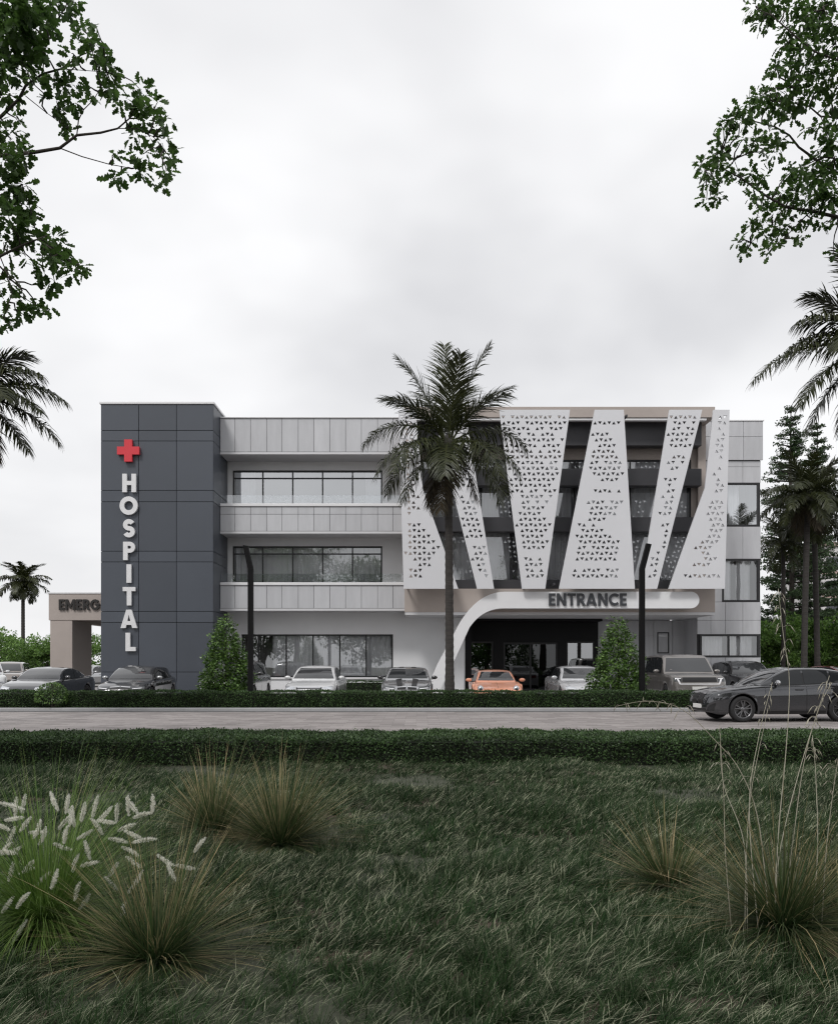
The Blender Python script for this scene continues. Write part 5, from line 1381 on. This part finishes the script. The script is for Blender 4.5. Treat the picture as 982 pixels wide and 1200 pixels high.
bare = [(wx(462, gy(1052)), gy(1052), .28), (wx(610, gy(1019)), gy(1019), .24), (wx(718, gy(1025)), gy(1025), .24), (wx(500, gy(1092)), gy(1092), .17), (wx(580, gy(1092)), gy(1092), .2),
        (wx(700, gy(1165)), gy(1165), .07), (wx(640, gy(1075)), gy(1075), .12), (wx(845, gy(1190)), gy(1190), .09), (wx(60, gy(1180)), gy(1180), .2)]
tufts_at = [(wx(a, gy(b)), gy(b), r) for a, b, r in ((184, 1128, .36), (328, 992, .40), (250, 982, .36), (918, 1108, .40), (784, 1052, .30), (985, 1085, .3), (58, 1092, .34))]
def grass_patch(y0, y1, dens, per, Lm, Wm, S, sp, seed):
    """tufts: blades fan out of one root and are combed over by the wind"""
    area = (y1 - y0) * (491 * (y0 + y1) / 2 / F * 1.06 + .5) * 2
    ntuft = int(area * dens)
    Y = y0 + (y1 - y0) * G.random(ntuft); X = (G.random(ntuft) * 2 - 1) * (491 * Y / F * 1.06 + .5)
    keep = np.ones(ntuft, bool)
    for bx_, by_, br_ in bare:
        d = np.hypot((X - bx_) / 1.0, (Y - by_) / .7) / br_
        keep &= ~((d < 1) & (G.random(ntuft) < .9))
    for tx_, ty_, tr_ in tufts_at:
        d = np.hypot(X - tx_, Y - ty_) / tr_
        keep &= ~((d < 1) & (G.random(ntuft) < .9))
    X, Y = X[keep], Y[keep]; nt = len(X)
    size = np.clip(1 + .30 * noise2(X, Y, 2.1, 8) + G.normal(0, .24, nt), .4, 1.75)
    wind = .25 + .4 * noise2(X, Y, 1.1, 3) + G.normal(0, .3, nt)      # combed towards the right
    tt = np.clip(.42 + .26 * noise2(X, Y, 1.6, 21) + G.normal(0, .24, nt), 0, 1)
    fan = (G.random(nt) < .24) if per > 20 else np.zeros(nt, bool)          # upright deep-green tufts among combed-over ones
    tt = np.where(fan, tt + .25, tt)
    i = np.repeat(np.arange(nt), per); n = len(i); fi = fan[i]
    px_ = X[i] + G.normal(0, sp, n) * size[i]; py_ = Y[i] + G.normal(0, sp, n) * size[i]
    az = wind[i] + np.where(fi, G.uniform(-3.14, 3.14, n), G.normal(0, .62, n))
    el = np.clip(np.where(fi, R(84) - np.abs(G.normal(0, .45, n)), R(56) - np.abs(G.normal(0, .36, n))), .06, 1.5)
    L = Lm * size[i] * G.uniform(.5, 1.25, n)
    dr = np.where(fi, G.uniform(.2, .9, n), G.uniform(.3, 1.25, n))
    base = np.stack([px_, py_, lawn_z(px_, py_) - .01], 1)
    V, Fc, al = blades(base, az, L, Wm * G.uniform(.6, 1.35, n), el, dr, S, twist=G.normal(0, .7, n))
    K = (S + 1) * 2
    t = np.repeat(np.clip(tt[i] + G.normal(0, .22, n), 0, 1), K)
    q = G.random(n)
    dm = np.where(q < .27, G.uniform(.45, 1., n), np.where(q < .5, G.uniform(.05, .22, n), 0)) * np.where(fi, .3, 1)
    dry = np.repeat(dm, K) * np.clip(al * 1.9 - .55, 0.0, 1)
    return V, Fc, t, dry
GV = []; GF = []; GT = []; GD = []; off = 0
for args in ((2.9, 4.6, 115, 62, .155, .0044, 5, .03, 0), (4.6, 7.4, 98, 50, .15, .0062, 4, .035, 0), (7.4, 10.5, 88, 32, .14, .0095, 3, .045, 0), (10.5, 13.2, 85, 26, .115, .011, 3, .05, 0),
             (2.9, 5.0, 520, 9, .09, .0042, 3, .05, 0), (5.0, 13.2, 230, 9, .085, .009, 2, .07, 0)):
    V, Fc, t, d = grass_patch(*args); GV.append(V); GF.append(Fc + off); GT.append(t); GD.append(d); off += len(V)
me = fast_mesh('grass', np.concatenate(GV), [np.concatenate(GF)], ML_grass, {'tint': np.concatenate(GT), 'dry': np.concatenate(GD)})
tag(link_mesh('grass', me), 'long dark wind-combed grass covering the whole foreground lawn', kind='stuff')

# ---- tussocks
def tussock(px, py, h, spread, n, label, name='tussock_grass', mat=None, Wm=.0054, stiff=1.0, dryf=.36, grp='tussock grasses on the lawn', low=.12):
    Y = gy(py); X = wx(px, Y)
    root = empty(name, (X, Y, float(lawn_z(X, Y))), label=label, cat='ornamental grass', group=grp)
    az = G.random(n) * 2 * np.pi
    u = G.random(n) ** .62
    el = R(88) - u * R(100) + G.normal(0, .06, n)
    L = 1.12 * h * (1.0 - .12 * u) * G.uniform(.6, 1.22, n) * (spread / h * .5 + .5) * np.where(u > .6, 1.0, 1.0)
    dr = (.12 + .34 * u) * G.uniform(.4, 1.5, n) / stiff
    ph = G.random() * 6.28
    L = L * (1 + .16 * np.sin(az + ph) + .10 * np.sin(3 * az + 2 * ph))          # lopsided, with some bent blades
    dr = np.where(G.random(n) < .07, dr + G.uniform(.6, 1.6, n), dr)
    r = .09 * np.sqrt(G.random(n)) * spread / .5
    base = np.stack([r * np.cos(az), r * np.sin(az), .11 * (1 - np.sqrt(u) * .5)], 1)
    V, Fc, al = blades(base, az + G.normal(0, .25, n), L, Wm * G.uniform(.6, 1.3, n), el, dr, 6, twist=G.normal(0, .5, n))
    K = 14
    t = np.repeat(G.random(n), K)
    dm = np.where(G.random(n) < dryf, G.uniform(.35, 1, n), G.uniform(0, .18, n))
    dry = np.repeat(dm, K) * np.clip(al * 1.4 - .1, 0, 1)
    link_mesh('blades', fast_mesh('blades', V, [Fc], mat or ML_tus, {'tint': t, 'dry': dry}), root)
    return root
tussock(184, 1128, .58, .60, 1500, 'spiky olive and tan tussock in the lower left, in front of the white plumes')
tussock(328, 992, .64, .62, 1700, 'tan tussock in the left middle of the lawn, right of a touching pair', Wm=.0074)
tussock(250, 982, .60, .56, 1350, 'tan tussock in the left middle of the lawn, left of a touching pair', Wm=.0074)
tussock(918, 1108, .58, .62, 1600, 'large tussock with tall seed stalks in the lower right')
tussock(784, 1052, .43, .42, 900, 'smaller tussock with few stalks left of the tall-stalked one', Wm=.0074)
tussock(985, 1085, .5, .5, 800, 'tussock cut by the right edge, beside the tall-stalked one')

# tall seed stalks of the right tussock
def stalk_bm(pts, heads, Y0):
    mb = MB(); P = []
    for i, (px, py) in enumerate(pts):
        y = Y0 + .015 * i; P.append(Vector((wx(px, y), y, wz(py, y))))
    dense = []
    for i in range(len(P) - 1):
        p0 = P[max(i - 1, 0)]; p1 = P[i]; p2 = P[i + 1]; p3 = P[min(i + 2, len(P) - 1)]
        for k in range(6):
            t = k / 6
            dense.append(.5 * ((2 * p1) + (p2 - p0) * t + (2 * p0 - 5 * p1 + 4 * p2 - p3) * t * t + (3 * p1 - p0 - 3 * p2 + p3) * t ** 3))
    dense.append(P[-1]); nd = len(dense)
    mb.tube(dense, [.0032 * (1 - .65 * i / nd) for i in range(nd)], 5)
    for k in range(heads):
        i = int(nd * (1 - .32 * rnd.random() ** 1.2)) - 1; s = dense[i]
        d = Vector((rnd.uniform(-1, 1), rnd.uniform(-.6, .6), rnd.uniform(-.6, .35))); L = rnd.uniform(.03, .085)
        a = s + d * L * .6 + Vector((0, 0, .01)); b = a + Vector((d.x * .5, d.y * .5, -.7)) * L * .55
        mb.tube([s, s.lerp(a, .6) + Vector((0, 0, .008)), a, b], [.0008, .0007, .0012, .0004], 4)
        mb.tube([a, a.lerp(b, .5), b + (b - a) * .5], [.0008, .0028, .0003], 5)
    return mb
yT = gy(1108); xT = wx(918, yT); oT = Vector((xT, yT, float(lawn_z(xT, yT))))
troot = [o for o in col.objects if o.get('label', '').startswith('large tussock with tall')][0]
for pts, hd in ([[(905, 1110), (912, 980), (921, 880), (925, 800), (918, 745), (912, 690)], 22], [[(903, 1108), (890, 970), (868, 905), (838, 868), (800, 832), (760, 822), (722, 828)], 16],
                [[(876, 1110), (872, 990), (848, 920), (844, 860)], 5], [[(858, 1100), (850, 1000), (848, 930), (843, 850)], 4], [[(915, 1108), (930, 980), (945, 880), (972, 792)], 10], [[(908, 1108), (912, 1010), (935, 910), (960, 830), (975, 800)], 14],
                [[(950, 1100), (958, 1000), (956, 910), (952, 862)], 14], [[(962, 1100), (968, 1000), (976, 930), (984, 880)], 8], [[(890, 1105), (878, 950), (890, 860), (905, 800)], 6], [[(873, 1112), (874, 1020), (880, 930), (900, 830)], 6]):
    mb = stalk_bm(pts, hd, yT - .05)
    mb.v = [tuple(Vector(v) - oT) for v in mb.v]
    o = mb.build('seed_stalk', ML_straw, troot, recalc=False)
    at = o.data.attributes.new('tint', 'FLOAT', 'POINT'); at.data.foreach_set('value', np.full(len(o.data.vertices), rnd.random(), np.float32))

# ---- white plumed fountain grass
fg = tussock(52, 1096, .74, .68, 2300, 'bright green fountain grass with white bottlebrush plumes on the left', 'fountain_grass', ML_fount, .0054, .42, .08, grp=None)
yF = gy(1096); xF = wx(52, yF); oF = Vector((xF, yF, float(lawn_z(xF, yF))))
plumes = [((151, 940), (158, 948), 18), ((18, 955), (20, 938), 18), ((5, 962), (28, 958), 24), ((8, 972), (-6, 966), 20), ((26, 972), (34, 962), 12), ((46, 965), (42, 977), 16), ((37, 976), (52, 975), 20), ((0, 998), (18, 1000), 20), ((8, 1000), (22, 994), 16), ((30, 1020), (38, 1012), 16), ((60, 930), (68, 947), 22),
          ((84, 948), (82, 964), 18), ((72, 968), (78, 962), 10), ((95, 962), (100, 943), 20), ((108, 960), (116, 932), 28), ((112, 966), (132, 945), 24), ((116, 962), (134, 964), 20), ((137, 958), (138, 948), 12), ((138, 974), (158, 966), 22), ((151, 952), (151, 938), 18), ((159, 958), (174, 954), 16), ((178, 950), (179, 936), 16), ((132, 984), (144, 986), 10), ((146, 974), (166, 982), 22), ((154, 988), (184, 983), 24),
          ((145, 994), (160, 1002), 16), ((148, 1004), (166, 1016), 20), ((66, 990), (80, 994), 14), ((104, 1002), (102, 992), 12), ((86, 1020), (92, 1004), 20), ((40, 1040), (60, 1022), 26), ((60, 1042), (68, 1020), 22), ((88, 1055), (94, 1036), 20), ((94, 1064), (104, 1050), 16), ((2, 1070), (16, 1052), 24), ((20, 1064), (34, 1048), 18), ((13, 1108), (32, 1078), 34), ((54, 1114), (74, 1096), 24), ((184, 1002), (204, 1014), 22), ((196, 1012), (206, 1030), 18), ((206, 1014), (228, 1018), 22),
          ((230, 996), (238, 986), 12), ((142, 1082), (148, 1056), 22), ((124, 1030), (136, 1040), 16), ((76, 984), (78, 978), 10), ((150, 1048), (168, 1020), 18), ((30, 950), (-4, 940), 16)]
for k in range(12):
    q = (rnd.uniform(-10, 140), rnd.uniform(940, 1045)); plumes.append((q, (q[0] + rnd.uniform(-6, 16), q[1] - rnd.uniform(4, 18)), 16))
for (a, b, ln) in plumes:
    y = yF - .12 + rnd.uniform(-.14, .16) - (.15 if a[1] > 1040 else 0)
    A = Vector((wx(a[0], y), y, wz(a[1], y))) - oF; B = Vector((wx(b[0], y), y - .01, wz(b[1], y))) - oF
    ax = (B - A); Lp = max(ax.length, .05); ax.normalize(); A = A - ax * (max(0, .115 - Lp) / 2); Lp = max(Lp, .115)
    n = 430; u = G.random(n)
    bend = unit(np.cross(np.array(ax), G.normal(size=3))) * G.uniform(.002, .007)
    P = np.array(A)[None] + np.array(ax)[None] * (u * Lp)[:, None] + bend[None] * (np.sin(np.pi * u))[:, None]
    rd = rand_dirs(n); rd = unit(rd - (rd @ np.array(ax))[:, None] * np.array(ax)[None]); D = unit(rd * .85 + np.array(ax)[None] * .75)
    S = (.0135 * np.sin(np.pi * (.16 + .78 * u)) ** .8 + .003) * G.uniform(.7, 1.3, n)
    V, Fc = leaf_arrays(P, D, rand_dirs(n), S, np.array([(0, .07), (1, .04), (1, -.04), (0, -.07)]), 0.1, 0)
    # its own thin stem down to the clump
    mb = MB(); base = Vector((rnd.uniform(-.1, .1), rnd.uniform(-.08, .08), 0)); mid = base.lerp(A, .6) + Vector((0, 0, .10 * (A - base).length))
    st_ = [base.lerp(mid, t).lerp(mid.lerp(A, t), t) for t in [k / 8 for k in range(9)]] + [A + ax * Lp]
    mb.tube(st_, .0012, 4, cap=False)
    q = np.array(mb.f) + len(V); V2 = np.concatenate([V, np.array([tuple(v) for v in mb.v])])
    t = np.concatenate([tint_for(n, 4), np.full(len(mb.v), .0)])
    link_mesh('plume', fast_mesh('plume', V2, [Fc, q], [ML_plume, ML_fount], {'tint': t, 'dry': np.zeros(len(V2))}, mi=[0] * len(Fc) + [1] * len(q), smooth=False), fg)

# ------------------------------------------------------------------ street lamps
M_lampblk = solid('lamp_post_black', (.006, .006, .0065), .55, .1, 3, spec=.15)
def street_lamp(pts, Y, label):
    P = [(wx(px, Y), wz(py, Y)) for px, py in pts]
    top, bend = P[0], P[1]
    root = empty('street_lamp', (bend[0], Y, 0), label=label, cat='street lamp', group='black lamp posts on the hedge strip')
    h = .085
    m = MB(); m.bbox(-h, h, -h, h, 0, bend[1], .01); m.bbox(-.17, .17, -.17, .17, .0, .09, .012); m.build('pole', M_lampblk, root)
    dx = top[0] - bend[0]; dz = top[1] - bend[1]
    m = MB(); m.prism([(-h, bend[1]), (h, bend[1] + .001), (dx + h * .95, bend[1] + dz - (.03)), (dx - h * .95, bend[1] + dz)], -h * .98, h * .98); arm = m.build('arm', M_lampblk, root)
street_lamp([(288, 639), (293.8, 667)], 29.0, 'black bent lamp post in front of the left windows')
street_lamp([(760, 637), (752.3, 667)], 29.0, 'black bent lamp post in front of the perforated screens, by the off-roader')

# ------------------------------------------------------------------ far buildings
M_far = solid('far_render', (.62, .6, .6), .8, .06, .2); M_farp = solid('far_band', (.5, .36, .33), .8, .06, .2); M_farw = solid('far_window', (.06, .065, .075), .2)
Yb = 120
b0 = empty('apartment_building', (wx(975, Yb), Yb, 0), label='pale distant block with reddish bands glimpsed between the right palms', cat='building')
x0, x1 = wx(964, Yb) - wx(975, Yb), 14.0; hb = wz(640, Yb)
m = MB(); m.box(x0, x1, 0, 12, 0, hb); m.build('wall', M_far, b0)
m = MB(); m.box(x0 - .3, x1 + .3, -.3, 12.3, hb + .01, hb + .5); m.build('roof', M_farp, b0)
for fl in range(5):
    zc_ = hb - 2.3 - fl * 3.2
    if zc_ < 1: break
    m = MB(); m.box(x0 - .12, x1 + .12, -.12, -.002, zc_ - 1.5, zc_ - 1.1); m.build('band', M_farp, b0)
    for k in range(7):
        xx = x0 + .5 + k * 2.6
        if xx + 1.6 > x1: break
        m = MB(); m.box(xx, xx + 1.7, -.06, -.003, zc_ - .9, zc_ + .8); m.build('window', M_farw, b0)
